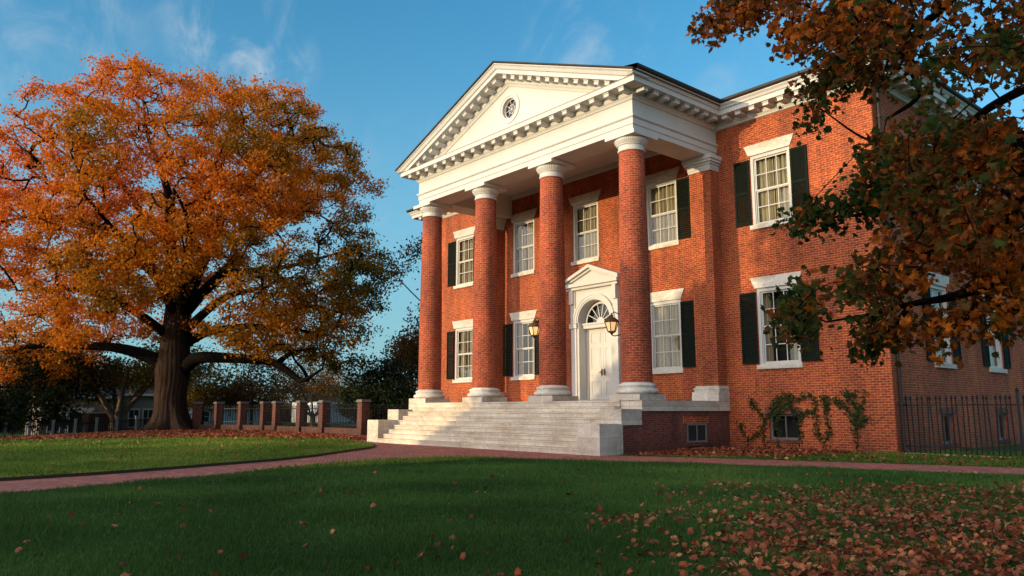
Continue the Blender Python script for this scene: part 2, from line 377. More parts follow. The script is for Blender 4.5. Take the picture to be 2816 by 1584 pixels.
def shutter(P, u0, u1, z0, z1):
    s = MB(); st = .085
    s.obox(P, u0, u0+st, z0, z1, .015, .062); s.obox(P, u1-st, u1, z0, z1, .015, .062)
    zm = z0+(z1-z0)*.47
    for a, b in ((z0, z0+.17), (zm, zm+.11), (z1-.11, z1)): s.obox(P, u0+st, u1-st, a, b, .017, .06)
    for a, b in ((z0+.17, zm), (zm+.11, z1-.11)):
        n = int((b-a)/.085)
        for i in range(n):
            z = a+(i+.5)*(b-a)/n
            s.box8([P(u, zz, o) for u in (u0+st, u1-st) for (o, dz) in ((.022, .03), (.052, -.03)) for zz in (z+dz-.008, z+dz+.008)])
    return s
def window(P, uc, zr, shut, curt, seed):
    zb, zt = zr; r = random.Random(seed)
    fr = MB(); hw = HW-.004; cw = .13
    for a, b, c, d_ in ((-hw, -hw+cw, zb, zt), (hw-cw, hw, zb, zt), (-hw+cw, hw-cw, zt-.15, zt-.003), (-hw+cw, hw-cw, zb+.003, zb+.07)):
        fr.obox(P, uc+a, uc+b, c, d_, -.19, -.045)
    for sx in (-1, 1): fr.obox(P, uc+sx*(hw-cw-.02)-.02, uc+sx*(hw-cw-.02)+.02, zb+.07, zt-.15, -.2, -.1)
    f = part(fr, 'window', M['white'])
    gu0, gu1 = uc-hw+cw+.02, uc+hw-cw-.02; g0, g1 = zb+.07, zt-.15; gm = (g0+g1)/2
    for a, b, o in ((gm, g1, -.13), (g0, gm+.03, -.17)):
        s = MB(); rw = .065
        s.obox(P, gu0, gu0+rw, a, b, o-.04, o); s.obox(P, gu1-rw, gu1, a, b, o-.04, o)
        s.obox(P, gu0+rw, gu1-rw, a, a+rw, o-.04, o); s.obox(P, gu0+rw, gu1-rw, b-rw, b, o-.04, o)
        for k in (1, 2):
            u = gu0+rw+(gu1-gu0-2*rw)*k/3; s.obox(P, u-.017, u+.017, a+rw, b-rw, o-.035, o-.006)
        z = (a+b)/2; s.obox(P, gu0+rw, gu1-rw, z-.017, z+.017, o-.037, o-.004)
        part(s, 'sash', M['white'], f)
        g = MB(); tl = r.uniform(-.006, .006)
        g.poly([P(gu0+.03, a+.03, o-.02), P(gu1-.03, a+.03, o-.02+tl), P(gu1-.03, b-.03, o-.02+tl), P(gu0+.03, b-.03, o-.02)])
        part(g, 'pane', M['glass'], f)
    s = MB(); s.obox(P, uc-1.0, uc+1.0, zb-.18, zb-.002, -.2, .10); part(s, 'sill', M['lintel'], f)
    s = MB(); s.prism(P, [(uc-.97, zt-.004), (uc+.97, zt-.004), (uc+1.17, zt+.46), (uc-1.17, zt+.46)], -.05, .045); part(s, 'lintel', M['lintel'], f)
    for side in (-1, 1):
        if shut:
            a, b = sorted((uc+side*(HW+.02), uc+side*(HW+.76)))
            part(shutter(P, a, b, zb+.06, zt-.16), 'shutter', M['shutter'], f)
    wd = (gu1-gu0)
    for side in (-1, 1):
        c = MB(); n = 26; cov = curt*wd/2
        for k in range(n):
            def q(i, z):
                t = i/n; u = (gu0-.06)+t*(cov+.06) if side < 0 else (gu1+.06)-t*(cov+.06)
                dr = .05*sin(t*24+seed)+.02*sin(t*51+2*seed)
                pull = 1 if z > (g0+g1)/2 else 1
                return P(u, z, -.36+dr)
            c.poly([q(k, g0-.1), q(k+1, g0-.1), q(k+1, g1+.1), q(k, g1+.1)])
        part(c, 'curtain', M['curtain'], f, True)
    return f
k = 0
for u, sh in fw:
    for zr in (UP, LO):
        if sh == 'C' and zr is LO: continue
        k += 1
        sflag = sh == 'both' or (sh == 'B' and zr is LO)
        cv = rnd.choice((.97, .9, .82)) if zr is UP else rnd.choice((.78, .66, .55))
        if u == -16.67 and zr is LO: cv = .42
        if u == -22.4 and zr is LO: cv = .95
        window(PF, u, zr, sflag, cv, k)
for u in sw:
    for zr in (UP, LO): k += 1; window(PS, u, zr, True, .7, k)
def bwin(P, u0, u1, z0, z1):
    f = MB()
    for a, b, c, d_ in ((u0+.004, u0+.08, z0+.003, z1-.003), (u1-.08, u1-.004, z0+.003, z1-.003), (u0+.08, u1-.08, z1-.08, z1-.003), (u0+.08, u1-.08, z0+.003, z0+.08)): f.obox(P, a, b, c, d_, -.22, -.12)
    f.obox(P, (u0+u1)/2-.02, (u0+u1)/2+.02, z0+.08, z1-.08, -.21, -.14)
    o = part(f, 'basement_window', M['grime'])
    g = MB(); g.poly([P(u0+.07, z0+.07, -.18), P(u1-.07, z0+.07, -.18), P(u1-.07, z1-.07, -.18), P(u0+.07, z1-.07, -.18)]); part(g, 'pane', M['glass'], o)
    s = MB(); s.obox(P, u0-.12, u1+.12, z0-.12, z0-.002, -.2, .06); part(s, 'sill', M['base_brick'], o)
    s = MB(); n = 11
    for i in range(n):
        a = u0-.18+(u1-u0+.36)*i/n; b = a+(u1-u0+.36)/n-.014
        s.obox(P, a, b, z1+.003, z1+.27, -.02, .012)
    part(s, 'brick_lintel', M['base_brick'], o)
    b = MB(); b.poly([P(u0, z0, -.5), P(u1, z0, -.5), P(u1, z1, -.5), P(u0, z1, -.5)]); part(b, 'shade', M['dark'], o)  # near-black sheet stands in for the unlit space behind the pane
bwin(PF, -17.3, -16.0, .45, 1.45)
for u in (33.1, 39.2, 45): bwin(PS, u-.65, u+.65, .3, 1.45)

# entablature of the portico, swept round three sides
PATH3 = [(PXL, YW), (PXL, Y0), (PXR, Y0), (PXR, YW)]
e = MB()
e.band(PATH3, [(-1.22, 13.98), (-1.22, 12.70), (0, 12.70), (0, 12.93), (.035, 12.935), (.035, 13.18), (.07, 13.20), (.11, 13.24), (.11, 13.30), (.02, 13.33), (.02, 13.93), (.07, 13.95), (.1, 14.02), (.16, 14.09)])
part(e, 'entablature', M['white'])
c = MB(); c.poly([(PXL, YW-.01, 13.95), (PXR, YW-.01, 13.95), (PXR, Y0+.3, 13.95), (PXL, Y0+.3, 13.95)])
c.box(PXL+1.3, YW-.14, 13.70, PXR-1.3, YW-.004, 13.94); c.box(PXL+1.3, Y0+1.3, 13.82, PXR-1.3, Y0+1.5, 13.94)
part(c, 'portico_ceiling', M['ceiling'])
# main cornice runs round wings and portico in one mitred sweep
PATHA = [(XL, YB), (XL, YW), (PXL, YW), (PXL, Y0), (PXR, Y0), (PXR, YW), (XR, YW), (XR, YB)]
b = MB(); b.band([(XL, YB), (XL, YW), (PXL, YW)], [(.003, 13.93), (.07, 13.95), (.1, 14.02), (.16, 14.09)]); b.band([(PXR+.02, YW), (XR, YW), (XR, YB)], [(.003, 13.93), (.07, 13.95), (.1, 14.02), (.16, 14.09)])
c = MB(); c.v, c.f, c.uv = b.v, b.f, b.uv
c.band(PATHA, [(.16, 14.09), (.16, 14.29), (.76, 14.295), (.76, 14.50), (.80, 14.52)])
cor = part(c, 'cornice', M['white'])
crown = [(.78, 14.5), (.82, 14.53), (.85, 14.60), (.93, 14.68), (.93, 14.72)]
c = MB(); c.band([(XL, YB), (XL, YW), (PXL, YW), (PXL, Y0-.80)], crown); c.band([(PXR, Y0-.80), (PXR, YW), (XR, YW), (XR, YB)], crown)
c.band([(PXL, Y0+.2), (PXL, Y0), (PXR, Y0), (PXR, Y0+.2)], [(.80, 14.52), (-.1, 14.56)])
part(c, 'crown_moulding', M['white'])
gp = [(.90, 14.72), (.98, 14.73), (1.04, 14.78), (1.05, 14.87), (1.0, 14.88), (.2, 15.0)]
for pth in ([(XL, YB), (XL, YW), (PXL, YW), (PXL, Y0-.86)], [(PXR, Y0-.86), (PXR, YW), (XR, YW), (XR, YB)]):
    c = MB(); c.band(pth, gp); part(c, 'gutter', M['gutter'])
mod = MB(); mod.box(-.13, -.5, -.17, .13, 0, .0); mod.box(-.155, -.53, -.045, .155, .0, .002)
mod_me = part(mod, 'modillion', M['white'], cor).data
_m0 = [o for o in cor.children if o.name == 'modillion'][0]
_used = [False]
def modillion(loc, rz, parent, tilt=0):
    if not _used[0] and parent is cor: o = _m0; _used[0] = True
    else: o = bpy.data.objects.new('modillion', mod_me); COL.objects.link(o); o.parent = parent
    o.location = loc; o.rotation_euler = (0, tilt, rz); return o
def row(p, q, n, rz, parent):
    for i in range(n):
        t = (i+.5)/n; modillion((p[0]+(q[0]-p[0])*t, p[1]+(q[1]-p[1])*t, 14.293), rz, parent)
row((PXL-.4, Y0-.155), (PXR+.4, Y0-.155), 20, 0, cor)
row((PXR+.155, Y0-.25), (PXR+.155, YW-.55), 8, pi/2, cor)
row((PXR+.6, YW-.155), (XR+.3, YW-.155), 10, 0, cor)
row((XL-.3, YW-.155), (PXL-.6, YW-.155), 10, 0, cor)
row((XR+.155, YW-.2), (XR+.155, YB-6), 24, pi/2, cor)

# pediment
AP, SL, HB = 17.93, .388, 8.5
zt_ = lambda x: AP-SL*abs(x-CX)
tym = bmesh.new(); oz, orr = 15.92, .55
def loop(pts):
    vs = [tym.verts.new(p) for p in pts]; return [tym.edges.new((vs[i], vs[(i+1) % len(vs)])) for i in range(len(vs))]
ed = loop([(CX-8.0, Y0-.004, 14.45), (CX+8.0, Y0-.004, 14.45), (CX, Y0-.004, 17.6)])+loop([(CX+orr*cos(2*pi*i/40), Y0-.004, oz+orr*sin(2*pi*i/40)) for i in range(40)])
bmesh.ops.triangle_fill(tym, use_beauty=True, edges=ed)
me = bpy.data.meshes.new('tympanum'); tym.to_mesh(me); me.materials.append(M['white']); to = bpy.data.objects.new('tympanum', me); COL.objects.link(to); to.parent = mansion; to.matrix_parent_inverse = INV
oc = MB(); n = 48
def ringpts(r): return [(CX+r*cos(2*pi*i/n), oz+r*sin(2*pi*i/n)) for i in range(n)]
def ring(mb, prof, P):
    for (r0, o0), (r1, o1) in zip(prof, prof[1:]):
        a, b_ = ringpts(r0), ringpts(r1)
        for i in range(n):
            j = (i+1) % n; mb.poly([P(*a[i], o0), P(*a[j], o0), P(*b_[j], o1), P(*b_[i], o1)])
PP = lambda u, z, o: (u, Y0-o, z)
ring(oc, [(.76, 0), (.76, .05), (.60, .07), (.57, .04), (.50, .02), (.50, -.12), (.45, -.13), (.45, -.22)], PP)
ocw = part(oc, 'oculus_window', M['white'])
g = MB(); g.poly([PP(u, z, -.17) for u, z in ringpts(.47)]); part(g, 'pane', M['glass'], ocw)
g = MB()
for i in range(8):
    t = pi*i/8*2+.2; g.bar(PP(CX, oz, -.155), PP(CX+.46*cos(t), oz+.46*sin(t), -.155), .018)
ring(g, [(.2, -.15), (.225, -.15)], PP)
part(g, 'glazing_bars', M['cream'], ocw)
g = MB(); g.poly([PP(u, z, -.6) for u, z in ringpts(.7)]); part(g, 'shade', M['siding'], ocw)
rprof = [(-.1, -.02), (.97, 0), (.99, -.05), (.93, -.10), (.86, -.24), (.80, -.27), (.80, -.46), (.14, -.465), (.14, -.74), (.09, -.80), (.05, -.90), (-.05, -.92)]
for sd in (-1, 1):
    r = MB(); ns = 40
    for (o0, d0), (o1, d1) in zip(rprof, rprof[1:]):
        for i in range(ns):
            xa, xb = CX+sd*HB*(1-i/ns), CX+sd*HB*(1-(i+1)/ns)
            f_ = lambda x, o, dz: (x, Y0-o, max(zt_(x)+dz, 14.53+.02*(o < .5)))
            r.poly([f_(xa, o0, d0), f_(xb, o0, d0), f_(xb, o1, d1), f_(xa, o1, d1)])
    xe = CX+sd*HB; zz = zt_(xe)
    r.poly([(xe, Y0-.0, 14.53), (xe, Y0-.99, 14.53), (xe, Y0-.97, zz), (xe, Y0, zz)])
    ro = part(r, 'raking_cornice', M['white'])
    n2 = 12
    for i in range(n2):
        x = CX+sd*(.42+(6.9-.42)*i/(n2-1)); modillion((x, Y0-.135, zt_(x)-.47), 0, ro, sd*math.atan(SL))
# roofs
r = MB()
for sd in (-1, 1):
    xe = CX+sd*(HB+.05); ze = zt_(xe)+.0
    p = [(xe, Y0-1.03, ze+.015), (CX, Y0-1.03, AP+.03), (CX, 42, AP+.03), (xe, 30.5, ze+.015)]
    q = [(a, b_, c_+.07) for a, b_, c_ in p]
    r.poly(p); r.poly(q[::-1]); r.poly([p[0], p[1], q[1], q[0]]); r.poly([p[0], q[0], q[3], p[3]])
ex0, ex1, ey0, ey1 = XL-1.0, XR+1.0, YW-1.0, YB+1; ez = 14.9; rz_ = 18.6; hp = 11
rg0, rg1 = (ex0+hp, (ey0+ey1)/2, rz_), (ex1-hp, (ey0+ey1)/2, rz_)
r.poly([(ex0, ey0, ez), (ex1, ey0, ez), rg1, rg0]); r.poly([(ex1, ey0, ez), (ex1, ey1, ez), rg1]); r.poly([(ex1, ey1, ez), (ex0, ey1, ez), rg0, rg1]); r.poly([(ex0, ey1, ez), (ex0, ey0, ez), rg0])
part(r, 'roof', M['roofing'])
c = MB(); c.box(-14.9, 34.7, 14.6, -13.5, 36.0, 19.6); c.box(-14.98, 34.62, 19.6, -13.42, 36.08, 19.85); part(c, 'chimney', M['brick'])
c = MB(); c.tube([(XR+.14, 28.78, 14.5), (XR+.14, 28.78, 13.7), (XR+.09, 28.8, 13.3), (XR+.09, 28.8, .25), (XR+.25, 28.8, .08)], .065, 10)
for z in (12.6, 9, 5.4, 1.8): c.box(XR+.0, 28.7, z, XR+.17, 28.9, z+.07)
part(c, 'downspout', M['gutter'])

# columns
def column(x, y):
    s = MB(); prof = [(.60, 2.62), (.605, 4.5), (.595, 6.5), (.57, 8.5), (.54, 10.3), (.515, 12.1)]
    s.lathe(x, y, prof, 48, uvr=.58); o = part(s, 'column', M['col_brick'], None, True)
    p = MB(); p.box(x-.77, 22.68 if y < 24 else y-.77, 1.97, x+.77, y+.77, 2.21); part(p, 'plinth', M['stone'], o)
    p = MB(); p.lathe(x, y, [(.70, 2.21), (.79, 2.23), (.84, 2.29), (.84, 2.35), (.78, 2.41), (.72, 2.42), (.70, 2.46), (.72, 2.50), (.745, 2.53), (.745, 2.57), (.70, 2.61), (.63, 2.62), (.61, 2.66)], 48, False); part(p, 'base', M['lintel'], o, True)
    p = MB(); p.lathe(x, y, [(.51, 12.0), (.555, 12.01), (.565, 12.07), (.535, 12.1), (.535, 12.24), (.58, 12.26), (.59, 12.29), (.56, 12.3)], 48, False)
    p.lathe(x, y, [(.57, 12.29), (.62, 12.34), (.68, 12.43), (.69, 12.49), (.66, 12.53)], 96, True, mod=-.022)
    p.box(x-.78, y-.74, 12.53, x+.78, y+.78, 12.697); part(p, 'capital', M['white'], o)
for x in (-34.2, -29.5, -24.7, -19.93): column(x, 23.46)
for x0, x1 in ((-34.9, -34.03), (-20.3, -19.2)):
    p = MB(); p.box(x0, YW-.62, 2.6, x1, YW+.02, 12.2); o = part(p, 'pilaster', M['brick'])
    b = MB()
    for g_, z0, z1 in ((.16, 1.975, 2.22), (.15, 2.222, 2.36), (.08, 2.362, 2.46), (.1, 2.462, 2.54), (.04, 2.542, 2.62)): b.box(x0-g_, YW-.62-g_, z0, x1+min(g_, .1), YW+.01, z1)
    part(b, 'base', M['lintel'], o)
    b = MB()
    for g_, z0, z1 in ((.03, 12.05, 12.15), (.05, 12.152, 12.3), (.1, 12.302, 12.4), (.17, 12.402, 12.52), (.22, 12.522, 12.697)): b.box(x0-g_, YW-.62-g_, z0, x1+g_, YW+.01, z1)
    part(b, 'capital', M['white'], o)

# platform and stair
p = MB(); p.box(-34.98, 22.72, -.3, -19.16, YW+.01, 1.57)
p.box(-35.2, 21.5, -.3, -34.3, 22.73, 1.07); p.box(-20.1, 21.5, -.3, -19.15, 22.73, 1.07)
po = part(p, 'portico_base', M['base_brick'])
p = MB(); p.box(-35.03, 22.72, 1.572, -19.09, YW-.003, 1.98); part(p, 'coping', M['step'], po)
bw0, bw1 = 25.45, 26.75
q = MB()
q.box(-19.18, bw0, .33, -19.14, bw1, 1.07); part(q, 'dark_opening_panel', M['dark'], po)  # dark panel on the brick, painted to look like an unlit opening
q = MB(); q.obox(PB, bw0, bw0+.07, .33, 1.07, -.02, .03); q.obox(PB, bw1-.07, bw1, .33, 1.07, -.02, .03); q.obox(PB, bw0+.07, bw1-.07, .33, .4, -.02, .03); q.obox(PB, bw0+.07, bw1-.07, 1.0, 1.07, -.02, .03); q.obox(PB, (bw0+bw1)/2-.02, (bw0+bw1)/2+.02, .4, 1.0, -.02, .02); part(q, 'window_frame', M['grime'], po)
q = MB(); q.obox(PB, bw0-.12, bw1+.12, .2, .328, -.02, .09); part(q, 'sill', M['base_brick'], po)
q = MB()
for i in range(12):
    a = bw0-.2+1.7*i/12; q.obox(PB, a, a+1.7/12-.015, 1.075, 1.36, -.03, .016)
part(q, 'brick_lintel', M['brick'], po)
st = MB()
NR = 9; RH = 1.97/NR; TD = 2.26/8
root_st = None
for i in range(NR):
    s = MB(); y = 20.4+TD*i; x0, x1 = (-34.25, -20.15)
    yb = 20.4+TD*(i+1)+.06 if i < NR-1 else 22.9
    s.box(x0, y, max(-.2, RH*i-.2) if i == 0 else RH*i-.02, x1, yb, RH*(i+1)-(.002 if i == NR-1 else 0))
    s.box(x0, y-.022, RH*(i+1)-.06, x1, y+.01, RH*(i+1)-.004)
    if root_st is None: root_st = part(s, 'staircase', M['step'])
    else: part(s, 'step', M['step'], root_st)
for xa, xb in ((-35.25, -34.2), (-20.2, -19.1)):
    s = MB(); s.box(xa, 20.385, -.2, xb, 21.62, 1.10); s.box(xa+.012, 21.57, 1.06, xb-.012, 22.715, 1.64)
    s.box(xa+.03, 20.41, 1.10, xb-.03, 21.5, 1.115)
    o = part(s, 'cheek_block', M['stone'], root_st)
    bv = o.modifiers.new('bevel', 'BEVEL'); bv.width = .018; bv.segments = 2

# doorway
DC = -26.6; r0 = 1.1; ZS = 6.0
PD = lambda u, z, o: (DC+u, YW-o, z)
ds = MB()
arc = [(r0*cos(pi*i/28), ZS+r0*sin(pi*i/28)) for i in range(29)]
for i in range(28):
    (a, b_), (c_, d_) = arc[i], arc[i+1]
    ds.poly([PD(a, b_, .27), PD(a, 7.7, .27), PD(c_, 7.7, .27), PD(c_, d_, .27)])
    ds.poly([PD(a, b_, .27), PD(c_, d_, .27), PD(c_, d_, -.34), PD(a, b_, -.34)])
for sx in (-1, 1):
    ds.obox(PD, min(sx*r0, sx*1.62), max(sx*r0, sx*1.62), 1.985, 7.7, -.34, .27)
    ds.obox(PD, min(sx*1.24, sx*1.6), max(sx*1.24, sx*1.6), 2.25, 5.75, .272, .33); ds.obox(PD, min(sx*1.2, sx*1.66), max(sx*1.2, sx*1.66), 1.99, 2.25, .272, .38)
    ds.obox(PD, min(sx*1.16, sx*1.68), max(sx*1.16, sx*1.68), 5.75, 5.98, .0, .4); ds.obox(PD, min(sx*1.3, sx*1.62), max(sx*1.3, sx*1.62), 5.98, 7.7, .272, .34)
    ds.obox(PD, min(sx*1.36, sx*1.6), max(sx*1.36, sx*1.6), 7.0, 7.7, .341, .47)
for ra, rb, o in ((1.12, 1.40, .34), (1.20, 1.40, .375), (1.33, 1.43, .40)):
    for i in range(28):
        t, t2 = pi*i/28, pi*(i+1)/28
        P4 = [(ra, t), (rb, t), (rb, t2), (ra, t2)]
        ds.prism(PD, [(R_*cos(x), ZS+R_*sin(x)) for R_, x in P4], .268, o)
ds.obox(PD, -1.75, 1.75, 7.70, 7.83, .0, .50); ds.obox(PD, -1.86, 1.86, 7.83, 8.0, .0, .66)
ds.prism(PD, [(-1.6, 8.0), (1.6, 8.0), (0, 8.70)], .0, .42)
for sx in (-1, 1):
    ds.prism(PD, [(sx*1.95, 8.0), (0, 8.72), (0, 8.88), (sx*1.95, 8.16)][::sx], .0, .70)
    ds.prism(PD, [(sx*1.7, 7.99), (0, 8.60), (0, 8.715), (sx*1.9, 8.01)][::sx], .0, .55)
ds.obox(PD, -1.12, 1.12, 5.72, 5.90, -.42, .0); ds.obox(PD, -1.16, 1.16, 5.90, 5.99, -.42, .06)
for sx in (-1, 1): ds.obox(PD, min(sx*.98, sx*1.12), max(sx*.98, sx*1.12), 2.1, 5.72, -.40, -.26)
ds.obox(PD, -1.1, 1.1, 1.985, 2.1, -.4, .24)
dso = part(ds, 'door_surround', M['white'])
for sx in (-1, 1):
    s = MB(); a, b_ = sorted((sx*.006, sx*.978)); s.obox(PD, a, b_, 2.12, 5.70, -.40, -.335)
    for z0, z1 in ((2.32, 3.05), (3.25, 3.45), (3.65, 4.75), (4.95, 5.5)):
        ux0, ux1 = a+.15, b_-.15; 
        for q in ((ux0, ux1, z0, z0+.035), (ux0, ux1, z1-.035, z1), (ux0, ux0+.035, z0+.035, z1-.035), (ux1-.035, ux1, z0+.035, z1-.035)): s.obox(PD, *q, -.336, -.312)
        s.obox(PD, ux0+.09, ux1-.09, z0+.09, z1-.09, -.336, -.32)
    o = part(s, 'door', M['white'])
    h = MB(); u = sx*.09; h.obox(PD, u-.03, u+.03, 3.32, 3.66, -.336, -.318); h.tube([PD(u, 3.36, -.32), PD(u, 3.38, -.25), PD(u, 3.58, -.25), PD(u, 3.62, -.32)], .018, 8); h.tube([PD(u, 3.5, -.32), PD(u, 3.5, -.24), PD(u+sx*.14, 3.49, -.235)], .02, 8); part(h, 'handle', M['bronze'], o)
f = MB(); PG = -.2
for i in range(1, 7):
    t = pi*i/7; f.bar(PD(.28*cos(t), 6.02+.28*sin(t), PG), PD(.98*cos(t), 6.02+.98*sin(t), PG), .045, .04)
for ra, rb in ((.94, 1.06), (.02, .27)):
    for i in range(24):
        t, t2 = pi*i/24, pi*(i+1)/24; f.prism(PD, [(ra*cos(t), 6.0+ra*sin(t)), (rb*cos(t), 6.0+rb*sin(t)), (rb*cos(t2), 6.0+rb*sin(t2)), (ra*cos(t2), 6.0+ra*sin(t2))], PG-.03, PG+.03)
fo = part(f, 'fanlight', M['white'])
g = MB(); g.poly([PD(1.05*cos(pi*i/24), 5.99+1.05*sin(pi*i/24), PG-.02) for i in range(25)]); part(g, 'pane', M['glass'], fo)
g = MB(); g.poly([PD(-1.1, 5.9, -.6), PD(1.1, 5.9, -.6), PD(1.1, 7.1, -.6), PD(-1.1, 7.1, -.6)]); part(g, 'shade', M['dark'], fo)  # near-black sheet gives the fanlight its unlit look

# lanterns on the columns
def lantern(x, y, z, xc, label):
    t = empty('wall_lantern', (x, y, z)); tag(t, label, 'lantern', 'lanterns on the portico columns')
    g = MB(); g.lathe(0, 0, [(.15, -.27), (.28, .12)], 6, True, True); g.build('lamp_glass', M['lamp'], t)
    f = MB(); hx = lambda r, i: (r*cos(pi*i/3), r*sin(pi*i/3))
    for i in range(6):
        a, b_ = hx(.155, i), hx(.29, i); f.bar((*a, -.28), (*b_, .13), .03)
        c_, d_ = hx(.155, i+1), hx(.29, i+1); f.bar((*a, -.27), (*c_, -.27), .035); f.bar((*b_, .12), (*d_, .12), .04)
    f.lathe(0, 0, [(.16, -.30), (.08, -.33), (.04, -.38), (.02, -.42)], 6, True, True); f.build('frame', M['iron'], t)
    c = MB(); c.lathe(0, 0, [(.31, .13), (.27, .2), (.16, .29), (.08, .32), (.07, .36), (.1, .38), (.03, .42), (.012, .5)], 12, True, True); c.build('cap', M['bronze'], t)
    a = MB(); dx = xc-x
    a.tube([(0, 0, -.38), (.06, 0, -.44), (.2, 0, -.46), (dx, 0, -.42)], .022, 8); a.tube([(0, 0, .40), (.14, 0, .52), (.3, 0, .45), (dx, 0, .36)], .02, 8); a.box(dx-.03, -.06, -.5, dx+.02, .06, .46); a.build('bracket', M['iron'], t)
lantern(-21.08, 23.32, 5.02, -20.52, 'glowing iron lantern on the left side of the column nearest the right pilaster')
lantern(-25.72, 23.3, 5.2, -25.28, 'glowing iron lantern beside a lower window, half behind the column left of the door')

# ------------------------------------------------------------------ ground
def smooth(t): t = np.clip(t, 0, 1); return t*t*(3-2*t)
def gz(x, y):
    x = np.asarray(x, float); y = np.asarray(y, float)
    s = (x+50)*-.657+(y-8)*-.75
    far = np.hypot(x, y)
    z = -1.5*smooth(s/26)
    z = z+.07*smooth((y-(25.6+.32*(x+7.5)))/3)*(x > -19)
    return z
xs = np.concatenate([np.linspace(-1500, -130, 12), np.linspace(-120, 40, 81), np.linspace(60, 1500, 12)])
ys = np.concatenate([np.linspace(-1500, -100, 12), np.linspace(-90, 90, 91), np.linspace(110, 1500, 12)])
X, Y = np.meshgrid(xs, ys, indexing='ij'); V = np.stack([X, Y, gz(X, Y)-.004], -1).reshape(-1, 3)
ii, jj = np.meshgrid(np.arange(len(xs)-1), np.arange(len(ys)-1), indexing='ij'); b0 = (ii*len(ys)+jj).ravel()
gr = npmesh('ground', V, np.stack([b0, b0+len(ys), b0+len(ys)+1, b0+1], -1), M['lawn'], smooth=True); tag(gr, kind='structure')
def sheet(name, pts, z, m):
    bm = bmesh.new(); vs = [bm.verts.new((x, y, z if not callable(z) else z(x, y))) for x, y in pts]
    ed = [bm.edges.new((vs[i], vs[(i+1) % len(vs)])) for i in range(len(vs))]
    bmesh.ops.triangle_fill(bm, use_beauty=True, edges=ed)
    for f in bm.faces:
        if f.normal.z < 0: f.normal_flip()
    me = bpy.data.meshes.new(name); bm.to_mesh(me); bm.free(); me.materials.append(m)
    o = bpy.data.objects.new(name, me); COL.objects.link(o); return tag(o, kind='structure')
def crom(pts, n=8):
    P = [np.array(p, float) for p in pts]; P = [2*P[0]-P[1]]+P+[2*P[-1]-P[-2]]; out = []
    for i in range(1, len(P)-2):
        for k in range(n):
            t = k/n; a, b, c, d = P[i-1:i+3]
            out.append(.5*((2*b)+(c-a)*t+(2*a-5*b+4*c-d)*t*t+(3*b-a-3*c+d)*t**3))
    out.append(P[-2]); return out
near_edge = crom([(-13.0, -14), (-16.5, -4), (-18.15, 2.45), (-19.1, 5.3), (-20.5, 9.06), (-21.9, 13.2), (-21.3, 16.0), (-17.4, 18.4), (-11.9, 20.75), (-6.65, 22.3), (12, 27.5)])
far_edge = crom([(-17.2, -14), (-20.0, -4), (-21.3, 2.84), (-21.9, 5.44), (-23.0, 8.2), (-24.6, 11.6), (-27.6, 15.2), (-29.6, 17.4), (-32.8, 19.1), (-37.5, 20.4), (-41.3, 21.2)])
back = [(-41.5, 22.3), (-39.0, 22.9), (-35.3, 22.6), (-35.0, 20.9), (-19.1, 20.9), (-18.9, 21.2)]+[tuple(p) for p in crom([(-18.7, 21.25), (-13.25, 23.2), (-7.5, 25.2), (12, 31.0)])]
path_poly = [tuple(p) for p in near_edge]+back[::-1]+[tuple(p) for p in far_edge][::-1]
pp = sheet('brick_path', path_poly, .006, M['paving'])
PPA = np.array(path_poly)
def inside(poly, x, y):
    poly = np.asarray(poly); r = np.zeros(np.shape(x), bool); n = len(poly)
    for i in range(n):
        (x0, y0), (x1, y1) = poly[i], poly[(i+1) % n]
        if y0 == y1: continue
        c = ((y0 > y) != (y1 > y)) & (x < (x1-x0)*(y-y0)/(y1-y0)+x0); r ^= c
    return r
bed = [(-19.0, 21.5), (-16.6, 22.35), (-14.2, 24.6), (-13.6, 27.2), (-12.6, 28.6), (-19.0, 28.6)]
sheet('planting_bed', bed, lambda x, y: float(gz(x, y))+.012, M['soil'])
le = MB(); fe_ = [tuple(p) for p in far_edge]
le.band(fe_[::-1], [(.02, -.02), (.02, .075), (-.06, .085), (-.06, -.02)]); tag(le.build('lawn_edge', M['soil']), kind='structure')
k = MB(); k.box(-12.2, 28.70, -.1, 6, 28.80, .11); tag(k.build('stone_edging', M['lintel']), 'low pale stone edging under the black iron railing', 'edging')

sheet('road', [(-71, 25.5), (-67, 30), (-76, 62), (-92, 90), (-104, 90), (-90, 60), (-81, 30), (-80, 25.5)], lambda x, y: float(gz(x, y))+.03, M['asphalt'])
def edge_dist(x, y):
    d = np.full(np.shape(x), 1e9)
    for i in range(len(PPA)):
        a, b = PPA[i], PPA[(i+1) % len(PPA)]; ab = b-a; L = ab@ab+1e-9
        t = np.clip(((x-a[0])*ab[0]+(y-a[1])*ab[1])/L, 0, 1); d = np.minimum(d, np.hypot(x-a[0]-t*ab[0], y-a[1]-t*ab[1]))
    return d
# grass blades, denser near the viewer
glab = iter(['dark green grass of the shaded near lawn', 'strip of grass between the path and the mansion wing', 'lawn grass beyond the path with yellow-green sunlight painted in'])
def grass(name, x, y, h, wd, tint, mt='grassblade'):
    n = len(x); z = gz(x, y)-.006; ang = rng.uniform(0, 2*pi, n); lean = rng.normal(0, .35, (n, 2))*h[:, None]
    P = np.stack([x, y, z], -1); s = np.stack([np.cos(ang), np.sin(ang), 0*ang], -1)*wd[:, None]
    tip = P+np.stack([lean[:, 0], lean[:, 1], h], -1)
    if mt == 'painted_sun_grass': mid = P*.4+tip*.6; V = np.stack([P, mid+s, tip, mid-s], 1).reshape(-1, 3); k = 4
    else: V = np.stack([P-s, P+s, tip], 1).reshape(-1, 3); k = 3
    Fc = np.arange(k*n).reshape(-1, k)
    return tag(npmesh(name, V, Fc, M[mt], tint=np.repeat(tint, k)), next(glab), 'grass', kind='stuff')
